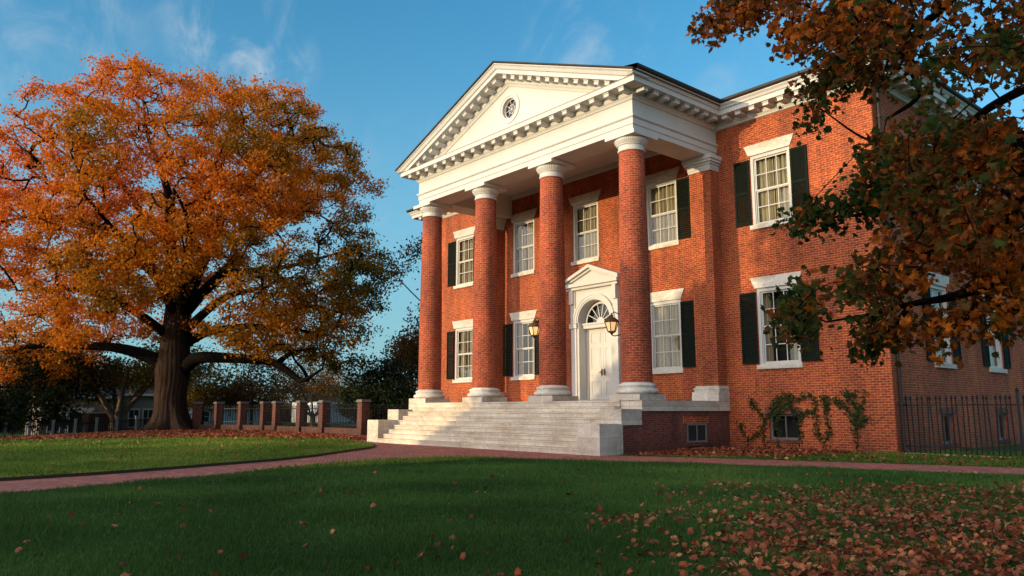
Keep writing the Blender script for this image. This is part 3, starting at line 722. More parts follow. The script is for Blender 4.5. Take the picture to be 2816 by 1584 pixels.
def polar(n, r0, r1, p=1.0):
    a0 = math.atan2(Dh[1], Dh[0]); a = a0+rng.uniform(-radians(37), radians(37), n); u = rng.uniform(0, 1, n)
    r = r0*(r1/r0)**u
    return r*np.cos(a), r*np.sin(a), r
x, y, r = polar(420000, 5.5, 34)
ok = ~inside(PPA, x, y) & ~inside(bed, x, y)
nearlawn = np.concatenate([np.array(near_edge), [(12, -14)]])
isn = inside(nearlawn, x, y)
ok &= ((y < 28.3) | (x < -60) | (x > -12.1)) & ~((x > -35.2) & (x < -19) & (y > 20.3))
tn = .42+.16*fnoise(np.stack([x, y], -1), 1.1, 3)+.17*fnoise(np.stack([x, y], -1), .35, 19)+.12*rng.normal(size=len(x))
pn = fnoise(np.stack([x, y], -1), 2.6, 9)
hh = (.045+.02*rng.random(len(x)))*(1+.3*pn)*(1+.03*np.clip(r-10, 0, 14)); ww = .0022+.0011*r*.55
s_ = ok & isn; grass('grass', x[s_], y[s_], hh[s_], ww[s_]*.8, np.clip(tn[s_]-.06, 0, 1))
s_ = ok & ~isn; grass('grass', x[s_], y[s_], hh[s_], ww[s_]*.8, np.clip(tn[s_], 0, 1), 'painted_sun_grass')
x, y, r = polar(330000, 19, 70)
ok = ~inside(PPA, x, y) & ((y < 24) | (x < -62)) & (x < -20) & ~((x > -35.3) & (y > 20.3))
dl = (y-8)-(-.0)  # lawn behind the path
lit_edge = crom([(-46.5, 2), (-47.5, 7), (-47.5, 11.5), (-46.4, 14.5), (-43.5, 17.6), (-40.5, 19.8), (-37.5, 20.6)])
LE = np.array(lit_edge); litter_poly = [tuple(p) for p in lit_edge]+[(-37.0, 23.9), (-46, 24), (-58, 24), (-66, 24), (-70, 19.5), (-64, 14), (-57.5, 8.5), (-53, 2)]
inl = inside(litter_poly, x, y)
s_ = ok & (~inl | (rng.random(len(x)) < .25))
grass('grass', x[s_], y[s_], (.05+.05*rng.random(s_.sum()))*np.where(rng.random(s_.sum()) < .2, 1.7, 1), (.0022+.00065*r)[s_], np.clip(.5+.16*fnoise(np.stack([x, y], -1), .8, 5)[s_]+.12*rng.normal(size=s_.sum()), 0, 1), 'painted_sun_grass')

# ------------------------------------------------------------------ fallen leaves
def flatleaves(name, x, y, sz, tint, lift=.03, label=None, cat=None):
    pos = np.stack([x, y, gz(x, y)+lift*rng.uniform(.3, 1.4, len(x))], -1)
    V, Fc, ti = scatter(LOBE, LOBEF, pos, sz, rng, 1.6, tint)
    return tag(npmesh(name, V, Fc, M['litter'], tint=ti), label, cat, kind='stuff')
# pile at the right front: density field on the lawn
def pile_density(x, y):
    c = at(2420, 1330, 13); 
    u = (x-CAM[0])*Rt[0]+(y-CAM[1])*Rt[1]; dd = (x*Dh[0]+y*Dh[1])
    q = u/dd                       # direction to the right of the view
    t = (q-.02)/.55+.05*fnoise(np.stack([x, y], -1), .9, 21)+.14*fnoise(np.stack([x, y], -1), 2.2, 8)
    b = smooth((19.5-dd+1.5*fnoise(np.stack([x, y], -1), 1.0, 4))/7.5)
    return np.clip(smooth((t+.10)/1.0), 0, 1)**2.3*b
x, y, r = polar(34000, 6.2, 23)
isn = inside(nearlawn, x, y); dens = pile_density(x, y)
keep = isn & (rng.random(len(x)) < dens*1.15*(r/10)**1.0)
px_, py_, pr_ = x[keep], y[keep], r[keep]
sx_, sy_, sr_ = polar(240, 6.5, 21)
k2 = inside(nearlawn, sx_, sy_); 
ax, ay = np.concatenate([sx_[k2], px_]), np.concatenate([sy_[k2], py_]); ar = np.hypot(ax, ay)
asz = .045+.062*rng.random(len(ax))**1.3; asz[:k2.sum()] = rng.uniform(.075, .125, k2.sum()); atn = np.clip(rng.normal(.55, .24, len(ax)), 0, 1); atn[:k2.sum()] = np.clip(rng.normal(.35, .25, k2.sum()), 0, 1)
order = np.argsort(ar/asz); ind = order[:300]; rest = order[300:]
flatleaves('fallen_leaves', ax[rest], ay[rest], asz[rest], atn[rest], .05, 'thick drift of brown fallen leaves on the near lawn', 'leaves')
variants = []
for i in range(10):
    T = LOBE.copy(); r_ = rng.normal(size=3)
    T[:, 2] = -.5*abs(T[:, 0])**1.2*(1+.6*r_[0])+.45*T[:, 1]**2*r_[1]+.15*T[:, 0]*r_[2]; T = T*rng.uniform(.9, 1.15)
    o = npmesh('fallen_leaf', T, LOBEF, M['litter'], tint=np.full(len(T), np.clip(.08+.1*i, 0, 1))); variants.append(o)
for k, i in enumerate(ind):
    v = min(9, max(0, int(atn[i]*10)))
    if k < 10: o = variants[k]; v = k
    else: o = variants[v].copy(); COL.objects.link(o)
    o.location = (ax[i], ay[i], .045+.02*rnd.random()); o.scale = (asz[i],)*3; o.rotation_euler = (rnd.gauss(0, .45), rnd.gauss(0, .45), rnd.uniform(0, 6.28))
    tag(o, 'dry curled brown leaf lying on the shaded near lawn', 'fallen leaf', 'loose fallen leaves on the near lawn')
# litter band under the oak
n = 52000; x = rng.uniform(-72, -37, n); y = rng.uniform(1, 24, n); k_ = inside(litter_poly, x, y)
ed_ = np.full(n, 1e9)
for i in range(len(LE)-1):
    a, b = LE[i], LE[i+1]; ab = b-a; t = np.clip(((x-a[0])*ab[0]+(y-a[1])*ab[1])/(ab@ab), 0, 1); ed_ = np.minimum(ed_, np.hypot(x-a[0]-t*ab[0], y-a[1]-t*ab[1]))
k_ &= rng.random(n) < smooth(ed_/3+.15)
flatleaves('leaf_litter', x[k_], y[k_], rng.uniform(.14, .26, k_.sum()), np.clip(rng.normal(.5, .2, k_.sum()), 0, 1), .06, 'carpet of russet leaves beneath the big oak', 'leaf litter')
n = 240; x = rng.uniform(-49, -22, n); y = rng.uniform(3, 20, n); k_ = ~inside(PPA, x, y)
flatleaves('fallen_leaves', x[k_], y[k_], rng.uniform(.12, .2, k_.sum()), np.clip(rng.normal(.7, .25, k_.sum()), 0, 1), .08, 'sparse pale leaves on the lawn beyond the path', 'leaves')
n = 9000; x = rng.uniform(-19.1, -7, n); y = rng.uniform(21, 28.4, n); k_ = (inside(bed, x, y) | ((rng.random(n) < .12) & ~inside(PPA, x, y) & (y > 23-.35*(x+13)*0)))
flatleaves('leaf_litter', x[k_], y[k_], rng.uniform(.08, .15, k_.sum()), np.clip(rng.normal(.45, .25, k_.sum()), 0, 1), .05, 'brown leaf litter in the bed against the mansion wall', 'leaf litter')
n = 260; x = rng.uniform(-40, 0, n); y = rng.uniform(1, 28, n); k_ = inside(PPA, x, y) & (edge_dist(x, y) < .8)
flatleaves('fallen_leaves', x[k_], y[k_], rng.uniform(.07, .12, k_.sum()), np.clip(rng.normal(.6, .25, k_.sum()), 0, 1), .02, 'stray leaves along the edges of the brick path', 'leaves')

# ------------------------------------------------------------------ trees
def grow(limbs, attr, step=.7, p=.46, rtip=.012, jit=.12, rmax=None):
    pos = []; par = []; rad = []
    for li in limbs:
        pts = crom(li[0], 6); rr = li[1]
        if pos:
            P = np.array(pos); j = int(np.argmin(((P-pts[0])**2).sum(1)))
        else: j = -1
        for i, q in enumerate(pts):
            t = i/(len(pts)-1); pos.append(np.array(q)); par.append(j); j = len(pos)-1; rad.append(rr[0]+(rr[1]-rr[0])*t**.8)
    nl = len(pos); c = np.mean(np.array(pos), 0)
    P = np.array(pos); d0 = np.array([np.min(((P-a)**2).sum(1)) for a in attr]); order = np.argsort(d0)
    cap = nl+len(attr)*14; PP_ = np.zeros((cap, 3)); PP_[:nl] = P; m = nl; par = par+[0]*(cap-nl); tips = []
    for k in order:
        a = attr[k]; d = ((PP_[:m]-a)**2).sum(1)
        j = int(np.argmin(d)); L = sqrt(d[j])
        if L < 1e-6: continue
        ns = int(min(12, max(1, round(L/step)))); s = PP_[j].copy()
        side = rng.normal(size=3)*L*jit
        for i in range(1, ns+1):
            if m >= cap: break
            t = i/ns; PP_[m] = s+(a-s)*t+side*sin(pi*t)+np.array([0, 0, L*.10*sin(pi*t)]); par[m] = j; j = m; m += 1
        tips.append(j)
    cnt = np.zeros(m); cnt[tips] = 1
    for i in range(m-1, -1, -1):
        if par[i] >= 0: cnt[par[i]] += cnt[i]
    r = rtip*np.maximum(cnt, 1)**p
    r[:nl] = np.maximum(np.array(rad), 0.0) if rmax is None else np.maximum(np.array(rad), 0)
    r[nl:] = np.minimum(r[nl:], .17)
    return PP_[:m], np.array(par[:m]), r, nl
def limbmesh(P, par, r, sides, sel):
    idx = np.array([i for i in sel if par[i] >= 0]); pa = par[idx]
    a, b = P[pa], P[idx]; ra = np.minimum(r[pa], r[idx]*1.35); rb = r[idx]
    d = b-a; L = np.linalg.norm(d, axis=1, keepdims=True)+1e-9; d = d/L
    t = np.where(np.abs(d[:, 2:3]) < .9, np.array([[0, 0, 1.]]), np.array([[1., 0, 0]]))
    u = np.cross(d, t); u /= np.linalg.norm(u, axis=1, keepdims=True); v = np.cross(d, u)
    th = np.arange(sides)*2*pi/sides
    ringd = np.cos(th)[None, :, None]*u[:, None]+np.sin(th)[None, :, None]*v[:, None]
    A_ = a[:, None]+ringd*ra[:, None, None]; B_ = (b+d*rb[:, None]*.5)[:, None]+ringd*rb[:, None, None]
    V = np.concatenate([A_, B_], 1).reshape(-1, 3); k = np.arange(sides); k2 = (k+1) % sides
    q = np.stack([k, k2, k2+sides, k+sides], -1); Fc = (q[None]+(np.arange(len(idx))*2*sides)[:, None, None]).reshape(-1, 4)
    return V, Fc
def skinned(limbs_pts, sides=14, rough=.05, seed=0):
    """smooth limb surfaces, one swept tube per limb with bark ridges"""
    Vs, Fs, off = [], [], 0
    for pts, rr in limbs_pts:
        C = np.array(crom(pts, 8)); n = len(C); t = np.linspace(0, 1, n); R = rr[0]+(rr[1]-rr[0])*t**.8
        u = None; rows = []
        for i in range(n):
            d = C[min(i+1, n-1)]-C[max(i-1, 0)]; d /= np.linalg.norm(d)
            if u is None: u = np.cross(d, [.3, .7, .2])
            u = u-d*(u@d); u /= np.linalg.norm(u); v = np.cross(d, u); th = np.arange(sides)*2*pi/sides
            ri = R[i]*(1+rough*np.sin(th*5+seed+i*.3)+rough*.8*np.sin(th*9+i*.15)); rows.append(C[i]+(np.cos(th)*ri)[:, None]*u+(np.sin(th)*ri)[:, None]*v)
        V = np.concatenate(rows); k = np.arange(sides); k2 = (k+1) % sides
        F_ = np.concatenate([np.stack([i*sides+k, i*sides+k2, (i+1)*sides+k2, (i+1)*sides+k], -1) for i in range(n-1)])
        Vs.append(V); Fs.append(F_+off); off += len(V)
    return np.concatenate(Vs), np.concatenate(Fs)
def inpoly_sample(poly, n, r):
    p = np.array(poly); lo, hi = p.min(0), p.max(0); out = np.zeros((0, 2))
    while len(out) < n:
        q = r.uniform(lo, hi, (n*2, 2)); out = np.concatenate([out, q[inside(p, q[:, 0], q[:, 1])]])
    return out[:n]

# --- the great oak
OAK = np.array([-64.0, 19.5, 0.0])
OP = [(-17.44, 12.11), (-17.63, 16.72), (-16.4, 20.41), (-15.53, 21.43), (-15.02, 24.52), (-14.07, 26.61), (-13.76, 28.54), (-12.31, 29.07), (-10.59, 28.54), (-9.65, 27.0), (-9.5, 29.42), (-8.17, 29.6), (-6.77, 30.84), (-4.98, 31.56), (-3.41, 30.84), (-2.0, 29.78), (-1.0, 29.95), (-0.29, 28.9), (0.99, 30.31), (2.04, 29.0), (2.93, 28.3), (3.73, 29.24), (5.07, 29.07), (5.77, 28.0), (7.1, 28.54), (8.93, 28.89), (9.31, 27.66), (10.49, 27.31), (10.39, 25.56), (9.6, 24.4), (11.29, 23.66), (12.58, 24.69), (13.11, 23.49), (13.97, 22.63), (14.66, 21.26), (13.86, 20.75), (12.9, 20.9), (13.74, 19.4), (14.25, 18.72), (13.2, 17.9), (13.82, 16.88), (12.3, 16.22), (12.1, 15.23), (13.41, 14.57), (15.5, 14.73), (16.67, 13.09), (15.9, 12.11), (15.61, 10.81), (15.01, 9.53), (14.58, 7.93), (14.48, 6.34), (13.58, 4.9), (12.65, 4.6), (11.35, 5.9), (9.45, 6.0), (8.18, 6.3), (6.24, 6.9), (3.69, 7.4), (1.8, 7.5), (-0.12, 8.2), (-1.66, 7.2), (-4.52, 7.0), (-7.59, 5.9), (-9.69, 4.7), (-11.72, 3.4), (-13.67, 3.6), (-15.79, 5.71)]
def loc3(u, w, z, O): return O+Rt*u+Dh*w+np.array([0, 0, z])
def oaklimb(uz, ws, r0_, r1_): return ([loc3(u, w, z, OAK) for (u, z), w in zip(uz, np.linspace(0, ws, len(uz)))], (r0_*1.12, r1_*.75))
limbs = [oaklimb([(0.05, -.1), (-.1, 1.3), (-.18, 2.6), (-.13, 5.1), (-.14, 7.6), (-.07, 9.9)], 0, 1.28, .95),
 oaklimb([(-.6, 4.9), (-1.4, 5.6), (-3.52, 6.3), (-6.06, 6.5), (-10.2, 6.4), (-13, 5.6)], -3, .62, .12),
 oaklimb([(.5, 4.5), (1.1, 5.1), (2.2, 5.65), (5.04, 5.6), (8.21, 5.24), (10.15, 4.08), (10.79, 3.83), (12.33, 4.7)], -2.5, .62, .12),
 oaklimb([(8.1, 5.25), (9.43, 6.03), (11.63, 6.4)], -1.5, .26, .08),
 oaklimb([(10.6, 3.9), (10.5, 4.6), (9.9, 5.5), (9.5, 6.6)], -2.3, .16, .07),
 oaklimb([(.5, 6.8), (1.2, 7.4), (2.4, 7.95), (4.9, 8.4), (8.1, 8.3), (11.3, 7.7)], 3, .5, .1),
 oaklimb([(-.3, 9.4), (-.8, 12.4), (-1.16, 15.4), (-1.56, 18.7), (-2.57, 21.4), (-3.95, 24.5), (-4.7, 28)], 1, .62, .08),
 oaklimb([(.2, 9.3), (1.45, 12.4), (2.6, 14.7), (3.7, 17.4), (5.6, 19.4), (7.4, 21.4), (9.6, 24.5)], -2.5, .6, .08),
 oaklimb([(0, 9.4), (-2.3, 13.1), (-4.2, 15.1), (-6.9, 16.2), (-9.8, 16.4), (-13, 15.7)], -4, .5, .1),
 oaklimb([(.4, 9.2), (3.4, 12.1), (5.9, 12.45), (9.5, 12.8), (13.6, 13.8)], -2.5, .48, .08),
 oaklimb([(-.1, 9.6), (.3, 15.4), (.4, 18.7), (1.5, 22.1), (1.9, 27)], 4, .5, .08),
 oaklimb([(-.6, 10.2), (-3.4, 13.25), (-7, 13.75), (-10.6, 14.1), (-14.7, 13.4)], 4, .42, .08),
 oaklimb([(-1.0, 14.7), (-2.7, 16.7), (-4.5, 19.4), (-7.3, 20.75), (-11.8, 23.8)], -3, .36, .07),
 oaklimb([(.2, 8.5), (-1, 12), (-3, 15), (-4, 17)], -8, .4, .1), oaklimb([(.2, 8.8), (1.5, 12), (3, 15), (3, 17)], -9, .4, .1),
 oaklimb([(.2, 8.5), (1, 12), (2, 15), (1, 17)], 9, .4, .1), oaklimb([(0, 7), (-3, 9.5), (-6, 10.5), (-8.5, 10)], -7, .38, .1), oaklimb([(.3, 7.5), (4, 10), (7, 10.5), (9, 10.5)], -6, .38, .1)]
r1 = np.random.default_rng(5)
def crown_width(u, z): return 12.0*np.sqrt(np.clip(1-(u/18)**2-((z-16)/16.5)**2, .03, 1))
def place(u, w, z):
    k = 1+np.minimum(w, 0)/61.0          # nearer boughs are shorter, so the crown keeps its outline
    return loc3(u*k, w, 1.6+(z-1.6)*k, OAK)
cand = inpoly_sample(OP, 12000, r1); cw_ = crown_width(cand[:, 0], cand[:, 1])*np.sign(r1.uniform(-1, 1, 12000))*r1.uniform(0, 1, 12000)**.5
cand = np.concatenate([cand, cw_[:, None]], 1)
OPa = np.array(OP); edge = []
for i in range(len(OPa)):
    q0, q1 = OPa[i], OPa[(i+1) % len(OPa)]
    for t in np.arange(0, 1, .9/np.linalg.norm(q1-q0)):
        q = q0+(q1-q0)*t; q = q+(np.array([-1, 15])-q)/np.linalg.norm(np.array([-1, 15])-q)*(.55+.35*r1.random()); edge.append((q[0], q[1], r1.normal()*2.0))
boughs = np.array(edge)
pick = list(boughs); allb = np.array(pick)
cn_ = fnoise(np.stack([cand[:, 0], cand[:, 1]*1.2, cand[:, 2]*.3], -1), .62, 33)
for ic, c_ in enumerate(cand):
    if np.hypot(c_[0], c_[2]) < 2.4 and c_[1] < 9.5: continue
    if cn_[ic] < -.27+.22*smooth((13-c_[1])/6)*(c_[0] < 4)+.10*smooth((c_[1]-14)/8)-.18*smooth((c_[0]-4)/7): continue
    if c_[2] < -2.5 and -9 < c_[0] < 9 and 7.5 < c_[1] < 21 and r1.random() < .5: continue
    md = 1.9+.1*smooth((12-c_[1])/6)-.15*smooth((c_[0]-5)/6)
    if np.min(np.linalg.norm((allb-c_)*np.array([1, 1.15, .8]), axis=1)) < md: continue
    allb = np.concatenate([allb, c_[None]])
P3, btone = [], []
for i, (u, z, w_) in enumerate(allb):
    c_ = place(u, w_, z); e = i < len(boughs); rb = (.62 if e else 1.0)*r1.uniform(.75, 1.3); n_ = 4 if e else 9
    q = r1.normal(size=(n_, 3)); q /= np.linalg.norm(q, axis=1)[:, None]; q *= (r1.random(n_)**.4)[:, None]*rb; q[:, 2] *= .62; q[:, 2] -= .12*np.hypot(q[:, 0], q[:, 1])
    P3 += list(c_+q); btone += [r1.normal()]*n_
P3 = np.array(P3); btone = np.array(btone)
NP_, par_, rr_, nl_ = grow(limbs, P3, .8, .45, .014)
oak = empty('oak_tree', tuple(OAK)); tag(oak, 'huge spreading oak with orange autumn crown and thick trunk on the left lawn', 'tree')
def put(o, root): o.parent = root; o.matrix_parent_inverse = Matrix.Translation([-c for c in root.location]); return o
V, Fc = skinned(limbs[1:], 12, .05, 2); V2, F2 = limbmesh(NP_, par_, rr_, 5, range(nl_, len(NP_)))
put(npmesh('limbs', np.concatenate([V, V2]), np.concatenate([Fc, F2+len(V)]), M['twig'], smooth=True), oak)
# trunk with root flare and bark ridges
tz = np.concatenate([np.linspace(-.5, 2, 22), np.linspace(2.2, 9.6, 34)]); sd = 72; th = np.arange(sd)*2*pi/sd; rows = []
for z in tz:
    t = max(z, 0); R = 1.16-.022*t+1.1*math.exp(-t/.62)+.22*math.exp(-((t-5)/1.4)**2)
    lob = 1+(.22*math.exp(-t/.9)+.03)*np.sin(th*5+.5+.1*z)+(.06*math.exp(-t/1.2))*np.sin(th*11+2)
    rid = .035*np.sin(th*23+1.5*np.sin(z*1.1))+.03*np.sin(th*36+z*.7+np.sin(th*3))
    cxy = np.array([np.interp(z, [0, 2.6, 5, 10], [.05, -.18, -.14, -.05]), 0])
    Rr = R*(lob+rid)
    rows.append(np.stack([OAK[0]+Rt[0]*cxy[0]+Rr*np.cos(th), OAK[1]+Rt[1]*cxy[0]+Rr*np.sin(th), np.full(sd, z)], -1))
V = np.concatenate(rows); k = np.arange(sd); k2 = (k+1) % sd
Fc = np.concatenate([np.stack([i*sd+k, i*sd+k2, (i+1)*sd+k2, (i+1)*sd+k], -1) for i in range(len(tz)-1)])
put(npmesh('trunk', V, Fc, M['bark'], smooth=True), oak)
def crown(name, attr, per, spread, size, m, root, tintf, r, flat=.7, up=.5, T=KITE, TF=KITEF):
    n = len(attr)*per; c = np.repeat(attr, per, 0); off = r.normal(size=(n, 3))*spread; off[:, 2] *= flat
    p = c+off; sz = size*r.uniform(.65, 1.35, n)
    V, Fc, ti = scatter(T, TF, p, sz, r, up, tintf(p, c, r)); o = npmesh(name, V, Fc, m, tint=ti)
    return put(o, root) if root else o
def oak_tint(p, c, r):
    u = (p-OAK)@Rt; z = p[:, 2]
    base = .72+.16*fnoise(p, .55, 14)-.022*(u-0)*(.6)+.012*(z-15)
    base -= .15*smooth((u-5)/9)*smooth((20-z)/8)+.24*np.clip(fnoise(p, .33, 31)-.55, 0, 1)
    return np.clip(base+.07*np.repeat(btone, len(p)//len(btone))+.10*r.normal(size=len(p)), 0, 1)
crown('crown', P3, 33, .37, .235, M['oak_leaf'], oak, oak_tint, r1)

# --- trees of the background
def tree(name, label, base, h, R, zc, m, n, per, size, seed, group=None, tm='twig', stems=1, r0_=.22, tint=(.5, .2), flat=1.0, spread=.5, bare=False, trunk_h=None, gap=-.2):
    r = np.random.default_rng(seed); base = np.array([base[0], base[1], float(gz(base[0], base[1]))-.15])
    root = empty(name, tuple(base)); tag(root, label, 'tree' if 'hedge' not in name and 'shrub' not in name else 'shrub', group)
    q = r.normal(size=(n, 3)); q /= np.linalg.norm(q, axis=1)[:, None]; q *= (r.random(n)**.42)[:, None]
    at_ = base+np.array([0, 0, zc])+q*np.array([R, R, (h-zc)]); low = at_[:, 2] < base[2]+zc
    at_[low, 2] = base[2]+zc+(at_[low, 2]-base[2]-zc)*min(1, (zc-.1)/(h-zc))*(.8 if m is M['evergreen'] else .95 if name == 'occluder_tree' else .5)
    at_ = at_[fnoise(at_, 3.2/R, seed+1) > gap]
    L = []; th_ = trunk_h or zc*.8
    for s in range(stems):
        a = 2*pi*s/max(stems, 1)+seed; k = 0 if stems == 1 else R*.45
        top = base+np.array([cos(a)*k, sin(a)*k, th_+(h-zc)*.35])
        if stems == 1: L.append(([base, base+np.array([.1, 0, th_*.5]), top], (r0_, r0_*.6)))
        else:
            if s == 0: L.append(([base, base+np.array([0, .03, .6]), base+np.array([0, 0, 1.3])], (r0_*1.5, r0_*1.2)))
            L.append(([base+np.array([0, 0, 1.1]), base+np.array([cos(a)*k*.3, sin(a)*k*.3, th_*.6]), top], (r0_*.8, r0_*.3)))
    P_, pa_, rr2, nl2 = grow(L, at_, .7, .45, .012)
    V, Fc = skinned(L, 10, .06, seed); V2, F2 = limbmesh(P_, pa_, rr2, 4, range(nl2, len(P_)))
    put(npmesh('trunk', np.concatenate([V, V2]), np.concatenate([Fc, F2+len(V)]), M[tm], smooth=True), root)
    def tf(p, c, r): return np.clip(tint[0]+tint[1]*fnoise(p, 2.4/R, seed+5)+.1*r.normal(size=len(p)), 0, 1)
    crown('crown', at_, per, spread, size, m, root, tf, r, .8)
    return root
tree('russet_tree', 'tall dark russet tree behind the left corner of the mansion', (-65.5, 45.5), 20, 7.8, 8.5, M['russet'], 1000, 34, .30, 41, r0_=.4, tint=(.42, .25), spread=.55)
tree('evergreen_shrub', 'dark evergreen shrub behind the railing left of the mansion steps', (-56.5, 34.5), 6.2, 4.0, 2.6, M['evergreen'], 420, 40, .24, 42, tint=(.4, .25), spread=.4)
tree('golden_tree', 'small twiggy tree with sparse golden leaves behind the brick pillars', (-71.5, 35.2), 7.2, 5.6, 3.6, M['gold'], 620, 15, .18, 43, r0_=.2, tm='pale_bark', stems=5, tint=(.75, .25), spread=.35)
tree('brown_tree', 'brown thin-crowned tree between the oak trunk and the golden tree', (-80, 32.4), 7.6, 5.2, 3.8, M['russet'], 520, 16, .26, 44, r0_=.22, tint=(.5, .25), spread=.5)
tree('olive_tree', 'olive leaved tree just right of the oak trunk beyond the fence', (-82, 28.0), 7.8, 4.4, 4.0, M['olive'], 480, 20, .28, 45, tint=(.3, .25))
tree('spreading_tree', 'low spreading multi-stemmed tree with pale trunk left of the oak', (-76.5, 18.6), 10.0, 8.2, 6.2, M['olive'], 950, 22, .26, 46, r0_=.45, tm='pale_bark', stems=6, tint=(.6, .3), trunk_h=4.4, spread=.5, gap=-.5)
tree('yew_tree', 'leftmost dark green yew at the edge of the lawn', (-71.5, 8.2), 8.8, 4.4, 3.4, M['evergreen'], 520, 40, .28, 47, tint=(.4, .3), spread=.45)
tree('yew_tree', 'dark green yew between the leftmost yew and the pale-trunked tree', (-78.5, 14.2), 9.4, 4.6, 4.4, M['evergreen'], 480, 36, .28, 48, tint=(.5, .3), spread=.45)
tree('russet_tree', 'distant russet tree low behind the fence pillars', (-104, 52), 9.5, 6.0, 5.0, M['russet'], 380, 16, .34, 49, tint=(.6, .25))
tree('russet_tree', 'dark brown tree behind the yews at the far left edge', (-96, 17), 11, 6.5, 5.5, M['russet'], 420, 22, .34, 50, tint=(.35, .25))
# far wood that reads as one mass
r = np.random.default_rng(60); n = 2600; th = r.uniform(radians(120), radians(189), n); dd = r.uniform(128, 150, n)
hx_ = 5.2+1.6*fnoise(np.stack([th*14, th*0], -1), 1.0, 6); z = r.uniform(0, 1, n)**.8*hx_-1.2
at_ = np.stack([np.cos(th)*dd, np.sin(th)*dd, z], -1)
o = crown('wood_or_occluder', at_, 16, 1.1, .8, M['russet'], None, lambda p, c, r: np.clip(.75+.2*fnoise(p, .2, 3)+.1*r.normal(size=len(p)), 0, 1), r); tag(o, 'low brown line of far-off woods on the horizon', 'woods', kind='stuff')
# unseen trees and hedge added behind the viewer to block the low sun
r = np.random.default_rng(61); n = 3000; hx_ = r.uniform(-96, 16, n)
prof = np.interp(hx_, [-96, -64, -62, -44.5, -43, -40, -37.5, -20, 16], [4.3, 3.9, 2.9, 2.9, 3.3, 5.4, 8.6, 9.6, 9.8])+.3*fnoise(hx_[:, None], 1.7, 8)
prof = np.where((np.abs(hx_+49.2) < 1.7) | (np.abs(hx_+44.6) < .8) | (np.abs(hx_+56.0) < 1.2), prof*.42, prof)  # hedge lowered in gaps to let bands of sun reach the lawn
at_ = np.stack([hx_, -36+r.normal(size=n)*1.1, r.random(n)**.7*prof], -1)
o = crown('wood_or_occluder', at_, 22, .5, .7, M['russet'], None, lambda p, c, r: np.clip(.3+.2*r.normal(size=len(p)), 0, 1), r); tag(o, 'unseen hedge added behind the viewer to block the sun', 'woods', kind='stuff')
for i, (x, h, R, zc) in enumerate([(-27.0, 16.6, 4.6, 9.5), (-33.0, 13.6, 3.8, 8), (-37.8, 10.2, 2.6, 6.5), (-18.5, 13, 5, 8)]):
    tree('occluder_tree', ['tallest unseen tree added behind the viewer to block the sun', 'second tallest unseen tree added behind the viewer to block the sun', 'smallest unseen tree added behind the viewer to block the sun', 'broad unseen tree added nearest the maple to block the sun'][i], (x, -35.5), h, R, zc, M['russet'], 560, 32, .62, 70+i, 'unseen trees added to block the sun', gap=-9, spread=.55)

# --- foreground maple, its limbs reaching in from the right
ma = empty('maple_tree', (2.6, 4.4, 0)); tag(ma, 'maple with brown, orange and green leaves overhanging the right side', 'tree')
D7 = lambda l: [at(x, y, d) for x, y, d in l]
tr0 = np.array([2.6, 4.4, -.2])
mlimbs = [([tr0, tr0+[0, .05, 1.6], tr0+[-.05, .1, 3.2], tr0+[-.1, .2, 5.2], tr0+[-.3, .5, 8]], (.34, .2)),
 ([tr0+[-.03, .1, 2.6]]+D7([(2900, 560, 5.6), (2640, 655, 6.2), (2540, 690, 6.4), (2470, 722, 6.6), (2380, 750, 6.9), (2290, 765, 7.1), (2190, 790, 7.4), (2080, 810, 7.6)]), (.10, .008)),
 ([tr0+[-.05, .1, 3.2]]+D7([(2900, 330, 5.8), (2700, 290, 6.2), (2576, 345, 6.4), (2480, 420, 6.6), (2360, 470, 6.9), (2250, 520, 7.2), (2120, 545, 7.5), (2010, 540, 7.7)]), (.075, .006)),
 ([tr0+[-.05, .12, 3.8]]+D7([(2850, 120, 6.2), (2650, 190, 6.6), (2500, 265, 7.0), (2420, 320, 7.3), (2300, 360, 7.6), (2180, 350, 7.9), (2060, 270, 8.2)]), (.07, .006)),
 ([tr0+[-.08, .15, 4.6]]+D7([(2700, -120, 6.6), (2450, -40, 7.0), (2320, 60, 7.3), (2220, 60, 7.6), (2080, 30, 7.9), (1990, 100, 8.1)]), (.07, .006)),
 (D7([(2320, 60, 7.3), (2290, 150, 7.2), (2310, 240, 7.2), (2230, 300, 7.4)]), (.05, .015)),
 ([tr0+[-.2, .4, 6.5]]+D7([(2500, -330, 7.2), (2200, -200, 7.8), (2000, -60, 8.2), (1880, 20, 8.4), (1790, 60, 8.6)]), (.09, .01)),
 (D7([(2470, 722, 6.6), (2440, 790, 6.5), (2400, 830, 6.5)]), (.03, .01)), (D7([(2290, 765, 7.1), (2240, 830, 7.1), (2180, 880, 7.2)]), (.03, .01)),
 (D7([(2576, 345, 6.4), (2576, 480, 6.2), (2520, 560, 6.2), (2420, 610, 6.4), (2300, 620, 6.8)]), (.06, .012))]
